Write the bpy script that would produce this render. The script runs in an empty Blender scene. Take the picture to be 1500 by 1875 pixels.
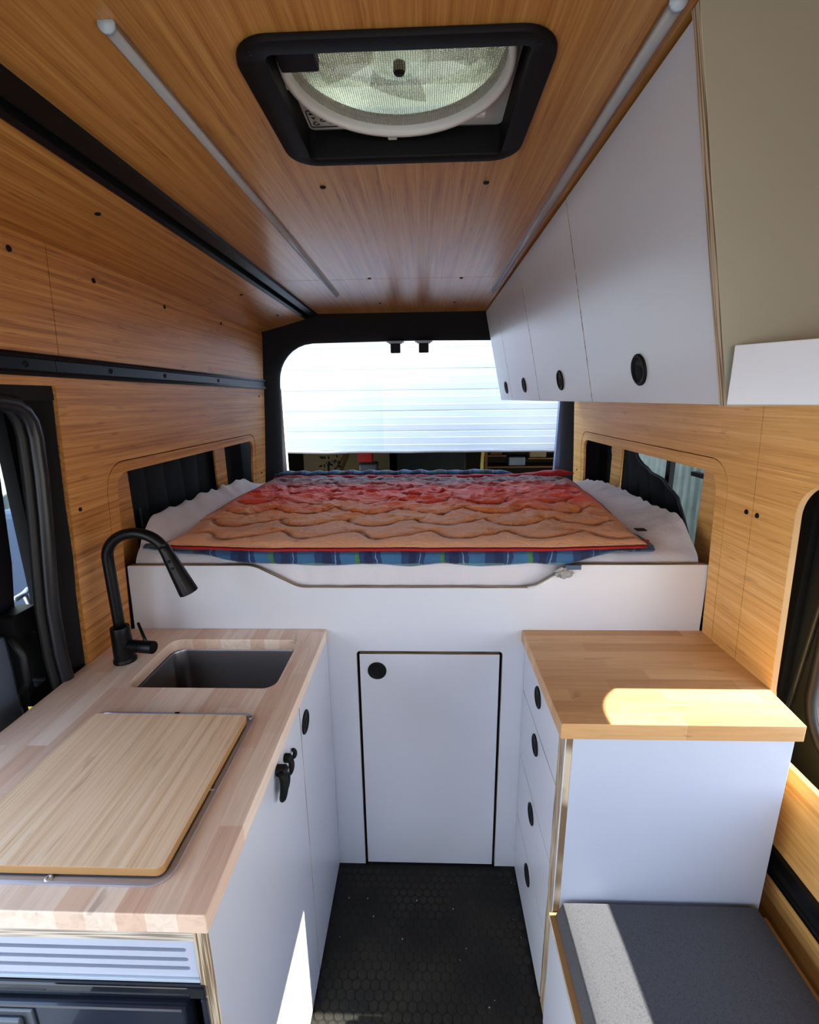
import bpy, bmesh, math, random
from mathutils import Vector, Matrix, noise
random.seed(7)
SC = bpy.context.scene
COL = SC.collection
PI = math.pi

# ------------------------------------------------------------------ objects
def tag(o, label=None, cat=None, group=None, kind=None):
    if label: o['label'] = label
    if cat: o['category'] = cat
    if group: o['group'] = group
    if kind: o['kind'] = kind
    return o

def thing(name, label, cat, loc=(0, 0, 0), group=None, kind=None):
    o = bpy.data.objects.new(name, None)
    COL.objects.link(o); o.location = loc; o.empty_display_size = .05
    return tag(o, label, cat, group, kind)

def wloc(o):
    v = Vector((0, 0, 0))
    while o: v += o.location; o = o.parent
    return v

def obj(name, bm, mats, parent=None, smooth=False, bevel=0, origin=None, label=None, keepn=False):
    """links a bmesh (world coordinates) as one mesh object"""
    if not isinstance(mats, (list, tuple)): mats = [mats]
    if not keepn: bmesh.ops.recalc_face_normals(bm, faces=bm.faces)
    me = bpy.data.meshes.new(name)
    if parent is not None: off = wloc(parent)
    elif origin is not None: off = Vector(origin)
    else:
        xs = [v.co for v in bm.verts]
        off = Vector(((min(c.x for c in xs)+max(c.x for c in xs))/2, (min(c.y for c in xs)+max(c.y for c in xs))/2, min(c.z for c in xs)))
    for v in bm.verts: v.co -= off
    bm.to_mesh(me); bm.free()
    for m in mats: me.materials.append(m)
    if smooth:
        for p in me.polygons: p.use_smooth = True
    o = bpy.data.objects.new(name, me); COL.objects.link(o)
    if parent is not None: o.parent = parent
    else: o.location = off
    if bevel:
        b = o.modifiers.new('bevel', 'BEVEL'); b.width = bevel; b.segments = 2; b.limit_method = 'ANGLE'; b.angle_limit = math.radians(40)
    if label: o['label'] = label
    return o

def single(name, bm, mats, label, cat, group=None, kind=None, **k):
    return tag(obj(name, bm, mats, **k), label, cat, group, kind)

def autosmooth(o, ang=35):
    for p in o.data.polygons: p.use_smooth = True
    try: o.data.set_sharp_from_angle(angle=math.radians(ang))
    except Exception: pass
    return o

# ------------------------------------------------------------------ geometry
def NB(): return bmesh.new()

def box(bm, x0, x1, y0, y1, z0, z1, mi=0, fn=None):
    vs = [bm.verts.new(c) for c in [(x0,y0,z0),(x1,y0,z0),(x1,y1,z0),(x0,y1,z0),(x0,y0,z1),(x1,y0,z1),(x1,y1,z1),(x0,y1,z1)]]
    if fn:
        for v in vs: v.co = Vector(fn(*v.co))
    for f in [(0,1,2,3),(4,7,6,5),(0,4,5,1),(1,5,6,2),(2,6,7,3),(3,7,4,0)]:
        bm.faces.new([vs[i] for i in f]).material_index = mi
    return bm

def panel(bm, x0, x1, y0, y1, z0, z1, axis, fn=None):
    """board: faces across `axis` get material 0 (laminate), its edges material 1 (plywood)"""
    n0 = len(bm.faces)
    box(bm, x0, x1, y0, y1, z0, z1)
    bm.faces.ensure_lookup_table()
    idx = {'z': (0, 1), 'y': (2, 4), 'x': (3, 5)}[axis]
    for k in range(6): bm.faces[n0+k].material_index = 0 if k in idx else 1
    if fn:
        vs = {v for k in range(6) for v in bm.faces[n0+k].verts}
        for v in vs: v.co = Vector(fn(*v.co))
    return bm

def rrect(x0, x1, y0, y1, r, n=6):
    if not isinstance(r, (list, tuple)): r = [r]*4
    out = []
    for (cx, cy, sx, sy, a0, rr) in ((x1, y1, -1, -1, 0, r[0]), (x0, y1, 1, -1, 90, r[1]), (x0, y0, 1, 1, 180, r[2]), (x1, y0, -1, 1, 270, r[3])):
        if rr <= 0: out.append((cx, cy)); continue
        for k in range(n+1):
            a = math.radians(a0 + 90*k/n)
            out.append((cx+sx*rr+rr*math.cos(a), cy+sy*rr+rr*math.sin(a)))
    return out

def fillet(pts, n=6):
    """closed polygon with a radius per corner: (x, y, r)"""
    out = []; N = len(pts)
    for i, (x, y, r) in enumerate(pts):
        if r <= 0: out.append((x, y)); continue
        p = Vector((x, y)); a = (Vector(pts[i-1][:2])-p).normalized(); b = (Vector(pts[(i+1) % N][:2])-p).normalized()
        ang = a.angle(b); t = r/math.tan(ang/2)
        c = p+(a+b).normalized()*(r/math.sin(ang/2))
        s = p+a*t-c; e = p+b*t-c
        a0 = math.atan2(s.y, s.x); a1 = math.atan2(e.y, e.x); d = (a1-a0+PI) % (2*PI)-PI
        for k in range(n+1):
            an = a0+d*k/n; out.append((c.x+r*math.cos(an), c.y+r*math.sin(an)))
    return out

def circle(cx, cy, r, n=32): return [(cx+r*math.cos(2*PI*k/n), cy+r*math.sin(2*PI*k/n)) for k in range(n)]

def prism(bm, outer, holes, d0, d1, fn, cuts=(), rim=None):
    """flat outline with holes, thick from d0 to d1; fn(u, v, w) -> xyz; cuts = v levels; rim = material of the edges"""
    t = bmesh.new(); es = []
    for loop in [outer]+list(holes):
        vs = [t.verts.new((p[0], p[1], 0)) for p in loop]
        es += [t.edges.new((vs[i], vs[(i+1) % len(vs)])) for i in range(len(vs))]
    if not holes and len(outer) == 4: t.faces.new([v for v in t.verts])
    else: bmesh.ops.triangle_fill(t, use_beauty=True, edges=es)
    for c in cuts:
        bmesh.ops.bisect_plane(t, geom=t.verts[:]+t.edges[:]+t.faces[:], plane_co=(0, c, 0), plane_no=(0, 1, 0))
    bmesh.ops.recalc_face_normals(t, faces=t.faces)
    base = {v: v.co.copy() for v in t.verts}
    lo = {v: bm.verts.new(fn(c.x, c.y, d0)) for v, c in base.items()}
    hi = {v: bm.verts.new(fn(c.x, c.y, d1)) for v, c in base.items()}
    for f in t.faces:
        bm.faces.new([lo[v] for v in reversed(f.verts)]); bm.faces.new([hi[v] for v in f.verts])
    for e in t.edges:
        if len(e.link_faces) == 1:
            a, b = e.verts
            f = bm.faces.new([lo[a], lo[b], hi[b], hi[a]])
            if rim is not None: f.material_index = rim
    t.free()
    return bm

def tube(bm, pts, r, seg=12, caps=True, closed=False, flat=1.0, up=None):
    pts = [Vector(p) for p in pts]; n = len(pts); rings = []
    rs = r if isinstance(r, (list, tuple)) else [r]*n
    prev = None
    for i, p in enumerate(pts):
        if closed: d = pts[(i+1) % n]-pts[i-1]
        else: d = pts[min(i+1, n-1)]-pts[max(i-1, 0)]
        d.normalize()
        if prev is None:
            a = up and Vector(up) or (Vector((0, 0, 1)) if abs(d.z) < .9 else Vector((1, 0, 0)))
        else: a = prev
        u = (a-d*a.dot(d)).normalized(); w = d.cross(u); prev = u
        rings.append([bm.verts.new(p+(u*math.cos(2*PI*k/seg)*flat+w*math.sin(2*PI*k/seg))*rs[i]) for k in range(seg)])
    m = n if closed else n-1
    for i in range(m):
        A, B = rings[i], rings[(i+1) % n]
        for k in range(seg): bm.faces.new([A[k], A[(k+1) % seg], B[(k+1) % seg], B[k]])
    if caps and not closed:
        bm.faces.new(rings[0][::-1]); bm.faces.new(rings[-1])
    return bm

def lathe(bm, prof, c, axis=(0, 0, 1), seg=32, mi=0):
    """prof: (radius, height) pairs round the line through c along axis"""
    ax = Vector(axis).normalized(); u = ax.orthogonal().normalized(); w = ax.cross(u); c = Vector(c); rings = []
    for (r, h) in prof:
        if r < 1e-6: rings.append([bm.verts.new(c+ax*h)])
        else: rings.append([bm.verts.new(c+ax*h+(u*math.cos(2*PI*k/seg)+w*math.sin(2*PI*k/seg))*r) for k in range(seg)])
    for A, B in zip(rings, rings[1:]):
        for k in range(seg):
            if len(A) == 1 and len(B) == 1: continue
            if len(A) == 1: f = bm.faces.new([A[0], B[k], B[(k+1) % seg]])
            elif len(B) == 1: f = bm.faces.new([A[k], A[(k+1) % seg], B[0]])
            else: f = bm.faces.new([A[k], A[(k+1) % seg], B[(k+1) % seg], B[k]])
            f.material_index = mi
    return bm

def lerp_tab(t, z):
    if z <= t[0][0]: return t[0][1]
    for (a, x), (b, y) in zip(t, t[1:]):
        if z <= b: return x+(y-x)*(z-a)/(b-a)
    return t[-1][1]
XLT = [(0, -.925), (.9, -.900), (1.1, -.887), (1.3, -.873), (1.45, -.862), (1.64, -.85), (1.92, -.832), (2.05, -.825)]
XRT = [(0, .845), (.74, .84), (.9, .815), (1.3, .797), (1.55, .783), (2.05, .75)]
XL = lambda z: lerp_tab(XLT, z)
XR = lambda z: lerp_tab(XRT, z)
fL = lambda u, v, w: (XL(v)-w, u, v)      # left wall: u = Y, v = Z, w = outward
fR = lambda u, v, w: (XR(v)+w, u, v)
fXY = lambda u, v, w: (u, v, w)
fXZ = lambda u, v, w: (u, w, v)
fYZ = lambda u, v, w: (w, u, v)
CUTS = [.45, .74, .9, 1.0, 1.1, 1.2, 1.3, 1.375, 1.45, 1.55]

# ------------------------------------------------------------------ materials
class NT:
    def __init__(s, name):
        s.m = bpy.data.materials.new(name); s.m.use_nodes = True; s.t = s.m.node_tree; s.n = s.t.nodes; s.l = s.t.links
        s.b = s.n['Principled BSDF']
    def new(s, typ, **kw):
        n = s.n.new(typ)
        for k, v in kw.items(): setattr(n, k, v)
        return n
    def put(s, sock, v):
        if hasattr(v, 'is_linked') or hasattr(v, 'links'): s.l.new(v, sock)
        else: sock.default_value = v
    def math(s, op, a, b=0.0, c=None, clamp=False):
        n = s.new('ShaderNodeMath', operation=op, use_clamp=clamp); s.put(n.inputs[0], a); s.put(n.inputs[1], b)
        if c is not None: s.put(n.inputs[2], c)
        return n.outputs[0]
    def coords(s, scale=(1, 1, 1), which='Object', loc=(0, 0, 0)):
        tc = s.new('ShaderNodeTexCoord'); mp = s.new('ShaderNodeMapping'); mp.inputs['Scale'].default_value = scale; mp.inputs['Location'].default_value = loc
        s.l.new(tc.outputs[which], mp.inputs[0]); return mp.outputs[0]
    def noise(s, vec, scale=1, detail=3, rough=.5, dist=0):
        n = s.new('ShaderNodeTexNoise'); s.l.new(vec, n.inputs['Vector']); n.inputs['Scale'].default_value = scale
        n.inputs['Detail'].default_value = detail; n.inputs['Roughness'].default_value = rough; n.inputs['Distortion'].default_value = dist
        return n.outputs['Fac']
    def ramp(s, fac, stops, interp='LINEAR'):
        r = s.new('ShaderNodeValToRGB'); r.color_ramp.interpolation = interp; e = r.color_ramp.elements
        while len(e) < len(stops): e.new(.5)
        for el, (p, c) in zip(e, stops): el.position = p; el.color = (*c, 1) if len(c) == 3 else c
        s.l.new(fac, r.inputs[0]); return r.outputs[0]
    def mix(s, fac, a, b, mode='MIX'):
        n = s.new('ShaderNodeMix', data_type='RGBA', blend_type=mode)
        s.put(n.inputs[0], fac); s.put(n.inputs[6], a if hasattr(a, 'links') else (*a, 1)); s.put(n.inputs[7], b if hasattr(b, 'links') else (*b, 1))
        return n.outputs[2]
    def bump(s, h, strength=.2, dist=.002):
        n = s.new('ShaderNodeBump'); n.inputs['Strength'].default_value = strength; n.inputs['Distance'].default_value = dist
        s.l.new(h, n.inputs['Height']); s.l.new(n.outputs[0], s.b.inputs['Normal']); return n
    def set(s, **kw):
        names = dict(col='Base Color', rough='Roughness', metal='Metallic', spec='Specular IOR Level', coat='Coat Weight', coatr='Coat Roughness',
                     trans='Transmission Weight', ior='IOR', alpha='Alpha', sheen='Sheen Weight', emit='Emission Color', es='Emission Strength', sub='Subsurface Weight')
        for k, v in kw.items():
            i = s.b.inputs[names[k]]
            if hasattr(v, 'links'): s.l.new(v, i)
            elif isinstance(v, (tuple, list)): i.default_value = (*v, 1) if len(v) == 3 else v
            else: i.default_value = v
        return s

def srgb(r, g, b):
    f = lambda c: (c/255/12.92 if c/255 <= .04045 else ((c/255+.055)/1.055)**2.4)
    return (f(r), f(g), f(b))

def plain(name, col, rough=.5, metal=0, bump=0, bscale=200, var=.06, **kw):
    t = NT(name); v = t.coords()
    n = t.noise(v, 9, 4)
    c2 = tuple(max(0, c*(1-var*3)) for c in col)
    t.set(col=t.mix(t.math('MULTIPLY', n, .8), col, c2), rough=rough, metal=metal, **kw)
    if bump: t.bump(t.noise(v, bscale, 2), bump, .001)
    return t.m

def bamboo(name, axis, base, dark, light, rough=.34, coat=.25, knots=.55):
    """caramel bamboo: fine strips along the axis, darker streaks, small nodes"""
    t = NT(name)
    def sc(al, ac): return tuple(al if a == axis else ac for a in 'XYZ')
    a = t.noise(t.coords(sc(1.3, 75)), 1, 3, .6)
    b = t.noise(t.coords(sc(5, 330)), 1, 2, .6)
    g = t.noise(t.coords(sc(1, 1)), 2.2, 2)
    f = t.math('ADD', t.math('MULTIPLY', a, .62), t.math('MULTIPLY', b, .38))
    col = t.ramp(f, [(.33, dark), (.5, base), (.68, light)])
    k = t.noise(t.coords(sc(14, 95)), 1, 1, .4)
    kf = t.ramp(k, [(.66, (0, 0, 0)), (.76, (1, 1, 1))])
    kd = tuple(c*.45 for c in dark)
    col = t.mix(t.math('MULTIPLY', kf, knots), col, kd)
    w = t.ramp(g, [(.3, (.9, .86, .82)), (.7, (1.04, 1.02, 1))])
    col = t.mix(1.0, col, w, 'MULTIPLY')
    t.set(col=col, rough=t.math('MULTIPLY_ADD', b, .12, rough-.05), coat=coat, coatr=.22)
    t.bump(f, .12, .0006)
    return t.m

def butcher(name, along, c1, c2, knots=True):
    """edge-glued maple staves, random lengths and tints"""
    t = NT(name)
    tc = t.new('ShaderNodeTexCoord'); sp = t.new('ShaderNodeSeparateXYZ'); t.l.new(tc.outputs['Object'], sp.inputs[0])
    u, v = (sp.outputs[1], sp.outputs[0]) if along == 'Y' else (sp.outputs[0], sp.outputs[1])
    cb = t.new('ShaderNodeCombineXYZ'); t.l.new(u, cb.inputs[0]); t.l.new(v, cb.inputs[1])
    br = t.new('ShaderNodeTexBrick', offset=.37, offset_frequency=2, squash=.7, squash_frequency=3)
    t.l.new(cb.outputs[0], br.inputs['Vector'])
    br.inputs['Color1'].default_value = (0, 0, 0, 1); br.inputs['Color2'].default_value = (1, 1, 1, 1); br.inputs['Mortar'].default_value = (.3, .3, .3, 1)
    br.inputs['Scale'].default_value = 1; br.inputs['Mortar Size'].default_value = .0006; br.inputs['Brick Width'].default_value = .31; br.inputs['Row Height'].default_value = .043
    al = 'Y' if along == 'Y' else 'X'
    sc = lambda a, b: tuple(a if x == al else b for x in 'XYZ')
    g = t.noise(t.coords(sc(3, 45)), 1, 4, .6, 1.2)
    f2 = t.noise(t.coords(sc(12, 420)), 1, 2, .6)
    col = t.mix(br.outputs['Color'], c1, c2)
    m = t.ramp(g, [(.3, (.84, .79, .76)), (.55, (1, 1, 1)), (.8, (1.05, 1.03, 1.0))])
    col = t.mix(.8, col, m, 'MULTIPLY')
    m2 = t.ramp(f2, [(.3, (.96, .95, .94)), (.7, (1.02, 1.02, 1.02))])
    col = t.mix(1, col, m2, 'MULTIPLY')
    if knots:
        k = t.noise(t.coords(sc(9, 22), loc=(.3, .7, .1)), 1, 2, .5, .6)
        kf = t.ramp(k, [(.69, (0, 0, 0)), (.78, (1, 1, 1))])
        col = t.mix(t.math('MULTIPLY', kf, .6), col, tuple(c*.38 for c in c2))
    t.set(col=col, rough=.42, coat=.1, coatr=.3)
    t.bump(f2, .08, .0005)
    return t.m

def plyedge(name, axis, light=(206, 192, 168), dark=(128, 108, 84), n=420):
    t = NT(name); s = t.coords(tuple(1 if a == axis else .02 for a in 'XYZ'))
    w = t.noise(s, n, 1, .5)
    c = t.ramp(w, [(.42, srgb(*dark)), (.56, srgb(*light))])
    t.set(col=c, rough=.6); return t.m

M = {}
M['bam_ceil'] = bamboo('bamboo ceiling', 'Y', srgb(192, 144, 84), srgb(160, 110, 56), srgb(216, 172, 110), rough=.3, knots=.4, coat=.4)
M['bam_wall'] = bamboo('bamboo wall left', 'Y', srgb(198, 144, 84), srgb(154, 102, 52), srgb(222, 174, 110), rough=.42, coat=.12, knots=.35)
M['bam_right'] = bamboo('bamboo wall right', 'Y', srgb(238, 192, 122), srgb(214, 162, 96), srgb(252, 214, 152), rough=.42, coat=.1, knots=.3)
M['bam_board'] = bamboo('bamboo board', 'Y', srgb(240, 220, 192), srgb(222, 194, 160), srgb(250, 236, 216), rough=.5, coat=.03, knots=.25)
M['bam_edge'] = plain('bamboo edge', srgb(186, 148, 100), .55)
M['butcher_l'] = butcher('butcher block washed', 'Y', srgb(252, 240, 226), srgb(230, 200, 178))
M['butcher_r'] = butcher('butcher block honey', 'X', srgb(226, 190, 144), srgb(200, 158, 112))
M['white'] = NT('white laminate').m
t = NT('laminate'); v = t.coords(); t.set(col=t.mix(t.noise(v, 3, 3), srgb(216, 220, 229), srgb(209, 214, 225)), rough=.34, coat=.2, coatr=.15)
t.bump(t.noise(v, 900, 2), .05, .0004); M['lam'] = t.m
t = NT('shaded white laminate'); v = t.coords(); t.set(col=t.mix(t.noise(v, 3, 3), srgb(196, 204, 221), srgb(188, 197, 217)), rough=.34, coat=.2, coatr=.15); M['lamshade'] = t.m  # white laminate with bluish shade put into its colour, for front-facing boards
M['ply'] = plyedge('ply edge x', 'X'); M['plyz'] = plyedge('ply edge z', 'Z', (222, 214, 200), (150, 140, 128), 380); M['plyy'] = plyedge('ply edge y', 'Y')
M['black'] = plain('black plastic', (.012, .012, .013), .5, spec=.25, bump=.15, bscale=700)
M['blackm'] = plain('matte black metal', (.018, .018, .02), .36, .6, var=.05)
M['track'] = plain('black anodised', (.02, .021, .024), .34, .5)
M['frame'] = plain('black fan plastic', (.010, .010, .011), .5, spec=.22, bump=.25, bscale=500)
M['rubber'] = plain('rubber', (.014, .015, .017), .5)
M['sealgrey'] = plain('seal sheen', (.022, .025, .032), .3)
t = NT('headliner'); v = t.coords(); t.set(col=t.mix(t.noise(v, 500, 2), (.006, .006, .007), (.028, .028, .032)), rough=.95); t.bump(t.noise(v, 900, 2), .5, .001); M['felt'] = t.m
t = NT('quilted black'); v = t.coords(); t.set(col=t.mix(t.noise(v, 30, 3), (.006, .007, .008), (.014, .016, .019)), rough=.6, sheen=.02, spec=.2); M['cover'] = t.m
M['metalgrey'] = plain('painted dark metal', srgb(58, 62, 64), .38, .1, coat=.2)
M['bluemetal'] = plain('navy painted metal', srgb(34, 40, 56), .35, .1, coat=.3)
M['silverblue'] = plain('silver blue paint', srgb(120, 130, 152), .35, .3, coat=.3)
M['whitepaint'] = plain('white body paint', srgb(235, 238, 242), .3)
M['jambblue'] = plain('blue grey body paint', srgb(150, 165, 200), .3)
M['steel'] = plain('brushed steel', (.62, .64, .74), .42, .75, var=.04)
M['sinksteel'] = plain('sink steel', (.33, .33, .34), .32, 1, var=.05)
M['chrome'] = plain('chrome', (.8, .82, .86), .08, 1, var=0)
M['fridge'] = plain('fridge gloss', srgb(52, 60, 76), .22, .2, coat=.5)
M['fridgebar'] = plain('gloss black', (.02, .025, .035), .05, .3, coat=1)
M['gasket'] = plain('light gasket', srgb(190, 205, 220), .4)
M['keygrey'] = plain('grey button', srgb(105, 112, 122), .3, .3)
M['ledg'] = plain('led diffuser', srgb(168, 166, 168), .35)
M['ledal'] = plain('led aluminium', (.6, .6, .62), .3, .9)
M['greyplastic'] = plain('light grey plastic', srgb(226, 226, 224), .4)
M['ink'] = plain('ink', (.02, .02, .02), .5)
M['redpl'] = plain('red plastic', srgb(200, 40, 34), .4)
M['darkint'] = plain('dark inside', (.008, .008, .009), .8)

t = NT('fan glass'); v = t.coords(); t.set(col=t.mix(t.noise(v, 14, 3), (.80, .82, .62), (.66, .68, .48)), rough=.2, trans=.9, alpha=.45); M['fanglass'] = t.m
t = NT('fan lid'); v = t.coords(); t.set(col=t.mix(t.ramp(t.noise(v, 7, 2), [(.4, (0, 0, 0)), (.62, (1, 1, 1))]), (.78, .78, .44), (.46, .47, .26)), rough=.4, trans=.7); M['fanlid'] = t.m
# insect mesh: fine grid of wires over clear gaps
t = NT('insect mesh'); c = t.coords((300, 300, 300)); s = t.new('ShaderNodeSeparateXYZ'); t.l.new(c, s.inputs[0])
fx = t.math('ABSOLUTE', t.math('SUBTRACT', t.math('FRACT', s.outputs[0]), .5)); fy = t.math('ABSOLUTE', t.math('SUBTRACT', t.math('FRACT', s.outputs[1]), .5))
w = t.math('GREATER_THAN', t.math('MAXIMUM', fx, fy), .36)
t.set(col=(.36, .37, .26), rough=.5, alpha=t.math('MULTIPLY_ADD', w, .6, .16)); M['mesh'] = t.m
t = NT('window glass'); t.set(col=(.95, .96, .95), rough=.02, trans=1, ior=1.02, alpha=.12); M['glass'] = t.m
t = NT('tinted glass'); t.set(col=srgb(30, 40, 62), rough=.08, coat=1); M['tint'] = t.m

# coin rubber floor
t = NT('coin rubber'); v = t.coords()
n = t.noise(v, 5, 5, .6); n2 = t.noise(v, 60, 3)
dust = t.ramp(n, [(.42, (0, 0, 0)), (.72, (1, 1, 1))])
c = t.mix(t.math('MULTIPLY', dust, .55), srgb(24, 24, 23), srgb(60, 57, 47)); c = t.mix(t.math('MULTIPLY', n2, .3), c, (.01, .01, .01))
vo = t.new('ShaderNodeTexVoronoi'); t.l.new(v, vo.inputs['Vector']); vo.inputs['Scale'].default_value = 26
sp_ = t.math('LESS_THAN', vo.outputs['Distance'], .045)
t.set(col=t.mix(sp_, c, (.5, .48, .42)), rough=.62); t.bump(n2, .15, .001); M['floor'] = t.m

t = NT('coin tops'); v = t.coords(); n = t.noise(v, 4, 5, .6); n2 = t.noise(v, 70, 3)
c = t.mix(t.math('MULTIPLY', t.ramp(n, [(.40, (0, 0, 0)), (.70, (1, 1, 1))]), .7), srgb(30, 30, 28), srgb(72, 69, 56)); c = t.mix(t.math('MULTIPLY', n2, .35), c, srgb(22, 22, 21))
vo = t.new('ShaderNodeTexVoronoi'); t.l.new(v, vo.inputs['Vector']); vo.inputs['Scale'].default_value = 30
t.set(col=t.mix(t.math('LESS_THAN', vo.outputs['Distance'], .06), c, (.55, .52, .46)), rough=.6); M['coin'] = t.m
# cushion fabric
t = NT('charcoal fabric'); a = t.noise(t.coords((1400, 260, 500)), 1, 2); b = t.noise(t.coords((260, 1400, 500)), 1, 2); w = t.math('ADD', a, b)
t.set(col=t.ramp(w, [(.75, srgb(58, 60, 67)), (1.2, srgb(86, 87, 92))]), rough=.95, sheen=.2); t.bump(w, .5, .001); M['fabric'] = t.m

# sheet
t = NT('sheet cotton'); v = t.coords(); t.set(col=t.mix(t.noise(v, 4, 3), srgb(222, 220, 226), srgb(206, 204, 212)), rough=.9, sheen=.2); t.bump(t.noise(v, 45, 4, .6, 1), .35, .004); M['sheet'] = t.m
M['sheetgrey'] = plain('sheet hem', srgb(196, 192, 188), .9)

# quilt: front tan, then coral, then maroon to the rear (object Y runs 0..1.1)
def quilt_mat():
    t = NT('quilt print'); tc = t.new('ShaderNodeTexCoord'); s = t.new('ShaderNodeSeparateXYZ'); t.l.new(tc.outputs['Object'], s.inputs[0])
    n = t.noise(t.coords((3.5, 9, 3)), 1, 4, .55, .4)
    y = t.math('ADD', t.math('DIVIDE', s.outputs[1], 1.08), t.math('MULTIPLY', t.math('SUBTRACT', n, .5), .30))
    # side columns turn orange a little later
    c = t.ramp(y, [(0, srgb(250, 196, 158)), (.27, srgb(250, 186, 134)), (.38, srgb(250, 158, 92)), (.48, srgb(255, 112, 80)), (.68, srgb(250, 86, 78)), (.80, srgb(180, 70, 74)), (.88, srgb(118, 76, 86)), (1, srgb(104, 80, 92))])
    at = t.new('ShaderNodeAttribute', attribute_name='stitch')
    c = t.mix(t.math('MULTIPLY', at.outputs['Fac'], .85), c, srgb(120, 56, 40))
    t.set(col=c, rough=.55, sheen=.35); t.bump(t.noise(t.coords((1, 1.3, 1)), 22, 6, .6, 1.8), .7, .010)
    return t.m
M['quilt'] = quilt_mat()
def plaid_mat(name, dim=1.0):
    t = NT(name); tc = t.new('ShaderNodeTexCoord'); s = t.new('ShaderNodeSeparateXYZ'); t.l.new(tc.outputs['Object'], s.inputs[0])
    n = t.noise(t.coords(), 20, 3)
    x = t.math('ADD', s.outputs[0], t.math('MULTIPLY', t.math('SUBTRACT', n, .5), .03))
    def st(period, a, b, ph=0, co=x):
        f = t.math('FRACT', t.math('MULTIPLY_ADD', co, 1/period, 50+ph)); return t.math('MULTIPLY', t.math('GREATER_THAN', f, a), t.math('LESS_THAN', f, b))
    base = srgb(40, 70, 116)
    c = t.mix(st(.125, .0, .42), base, srgb(70, 126, 168))
    c = t.mix(st(.125, .6, .78), c, srgb(28, 42, 78))
    c = t.mix(t.math('MULTIPLY', st(.25, .18, .235), .85), c, srgb(86, 148, 52))
    c = t.mix(t.math('MULTIPLY', st(.125, .86, .885), .8), c, srgb(150, 190, 210))
    yy = t.math('ADD', s.outputs[1], s.outputs[2])
    c = t.mix(t.math('MULTIPLY', st(.09, .1, .45, 0, yy), .45), c, srgb(30, 50, 92))
    c = t.mix(t.math('MULTIPLY', st(.09, .7, .76, 0, yy), .5), c, srgb(150, 200, 190))
    c = t.mix(t.math('MULTIPLY', t.noise(t.coords(), 8, 4), .7), c, srgb(30, 46, 84))
    t.set(col=c, rough=.75, sheen=.2); t.bump(t.noise(t.coords(), 55, 4, .6, 1), .5, .005); return t.m
M['plaid'] = plaid_mat('plaid lining')
M['binding'] = plain('red binding', srgb(168, 30, 36), .6, bump=.5, bscale=120)
M['bindroll'] = plain('dark red hem', srgb(176, 44, 56), .6, bump=.6, bscale=70)

# outside
t = NT('garage door'); tc = t.new('ShaderNodeTexCoord'); s = t.new('ShaderNodeSeparateXYZ'); t.l.new(tc.outputs['Object'], s.inputs[0])
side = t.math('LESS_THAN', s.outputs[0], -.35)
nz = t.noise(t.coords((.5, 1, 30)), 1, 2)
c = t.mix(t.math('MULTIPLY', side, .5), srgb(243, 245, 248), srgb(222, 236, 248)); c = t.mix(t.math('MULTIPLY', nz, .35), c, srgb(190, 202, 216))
t.set(col=c, rough=.4); M['gdoor'] = t.m
M['gline'] = plain('panel joint', srgb(196, 190, 190), .6)
M['gdark'] = plain('garage dark', srgb(64, 56, 46), .9)
M['gtan'] = plain('garage wall board', srgb(150, 132, 104), .9)
M['gbrown'] = plain('garage wood', srgb(120, 88, 58), .8)
M['strap'] = plain('yellow webbing', srgb(225, 205, 120), .7)
t = NT('galvanised'); v = t.coords(); vo = t.new('ShaderNodeTexVoronoi'); t.l.new(v, vo.inputs['Vector']); vo.inputs['Scale'].default_value = 40
t.set(col=t.mix(t.noise(v, 12, 4), srgb(120, 130, 120), srgb(196, 202, 192)), rough=.45, metal=.2); t.bump(vo.outputs['Distance'], .1, .002); M['galv'] = t.m
t = NT('concrete'); v = t.coords(); t.set(col=t.mix(t.noise(v, 6, 6, .6), srgb(176, 172, 164), srgb(140, 136, 128)), rough=.9); M['conc'] = t.m
t = NT('yellow deck'); a = t.noise(t.coords((2, 40, 2)), 1, 3); t.set(col=t.mix(a, srgb(232, 196, 92), srgb(196, 150, 60)), rough=.6); M['deck'] = t.m
M['tarp'] = plain('blue grey tarp', srgb(86, 104, 130), .6)
t = NT('crinkled plastic'); v = t.coords(); t.set(col=(.92, .92, .92), rough=.15, trans=.35); t.bump(t.noise(v, 160, 4, .7, 2), 1, .006); M['plastic'] = t.m

# ================================================================== SETTING
FLOOR_Y0, BACK = -1.4, 2.5
# floor: rubber sheet with a field of raised coins
bm = NB(); box(bm, -.93, .86, FLOOR_Y0, 2.62, -.03, 0)
sx, r = .0262, .0119
j = 0; y = .30
while y < 1.27:
    x = -.30 + (sx/2 if j % 2 else 0)
    while x < .30:
        lo = [bm.verts.new((x+r*math.cos(k*PI/6), y+r*math.sin(k*PI/6), 0.0001)) for k in range(12)]
        hi = [bm.verts.new((x+(r-.0008)*math.cos(k*PI/6), y+(r-.0008)*math.sin(k*PI/6), .0012)) for k in range(12)]
        bm.faces.new(hi).material_index = 1
        for k in range(12): bm.faces.new([lo[k], lo[(k+1) % 12], hi[(k+1) % 12], hi[k]])
        x += sx
    y += sx*.866; j += 1
single('floor', bm, [M['floor'], M['coin']], 'black rubber coin-pattern floor mat with dust', 'floor', kind='structure', origin=(0, 0, 0))

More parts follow.
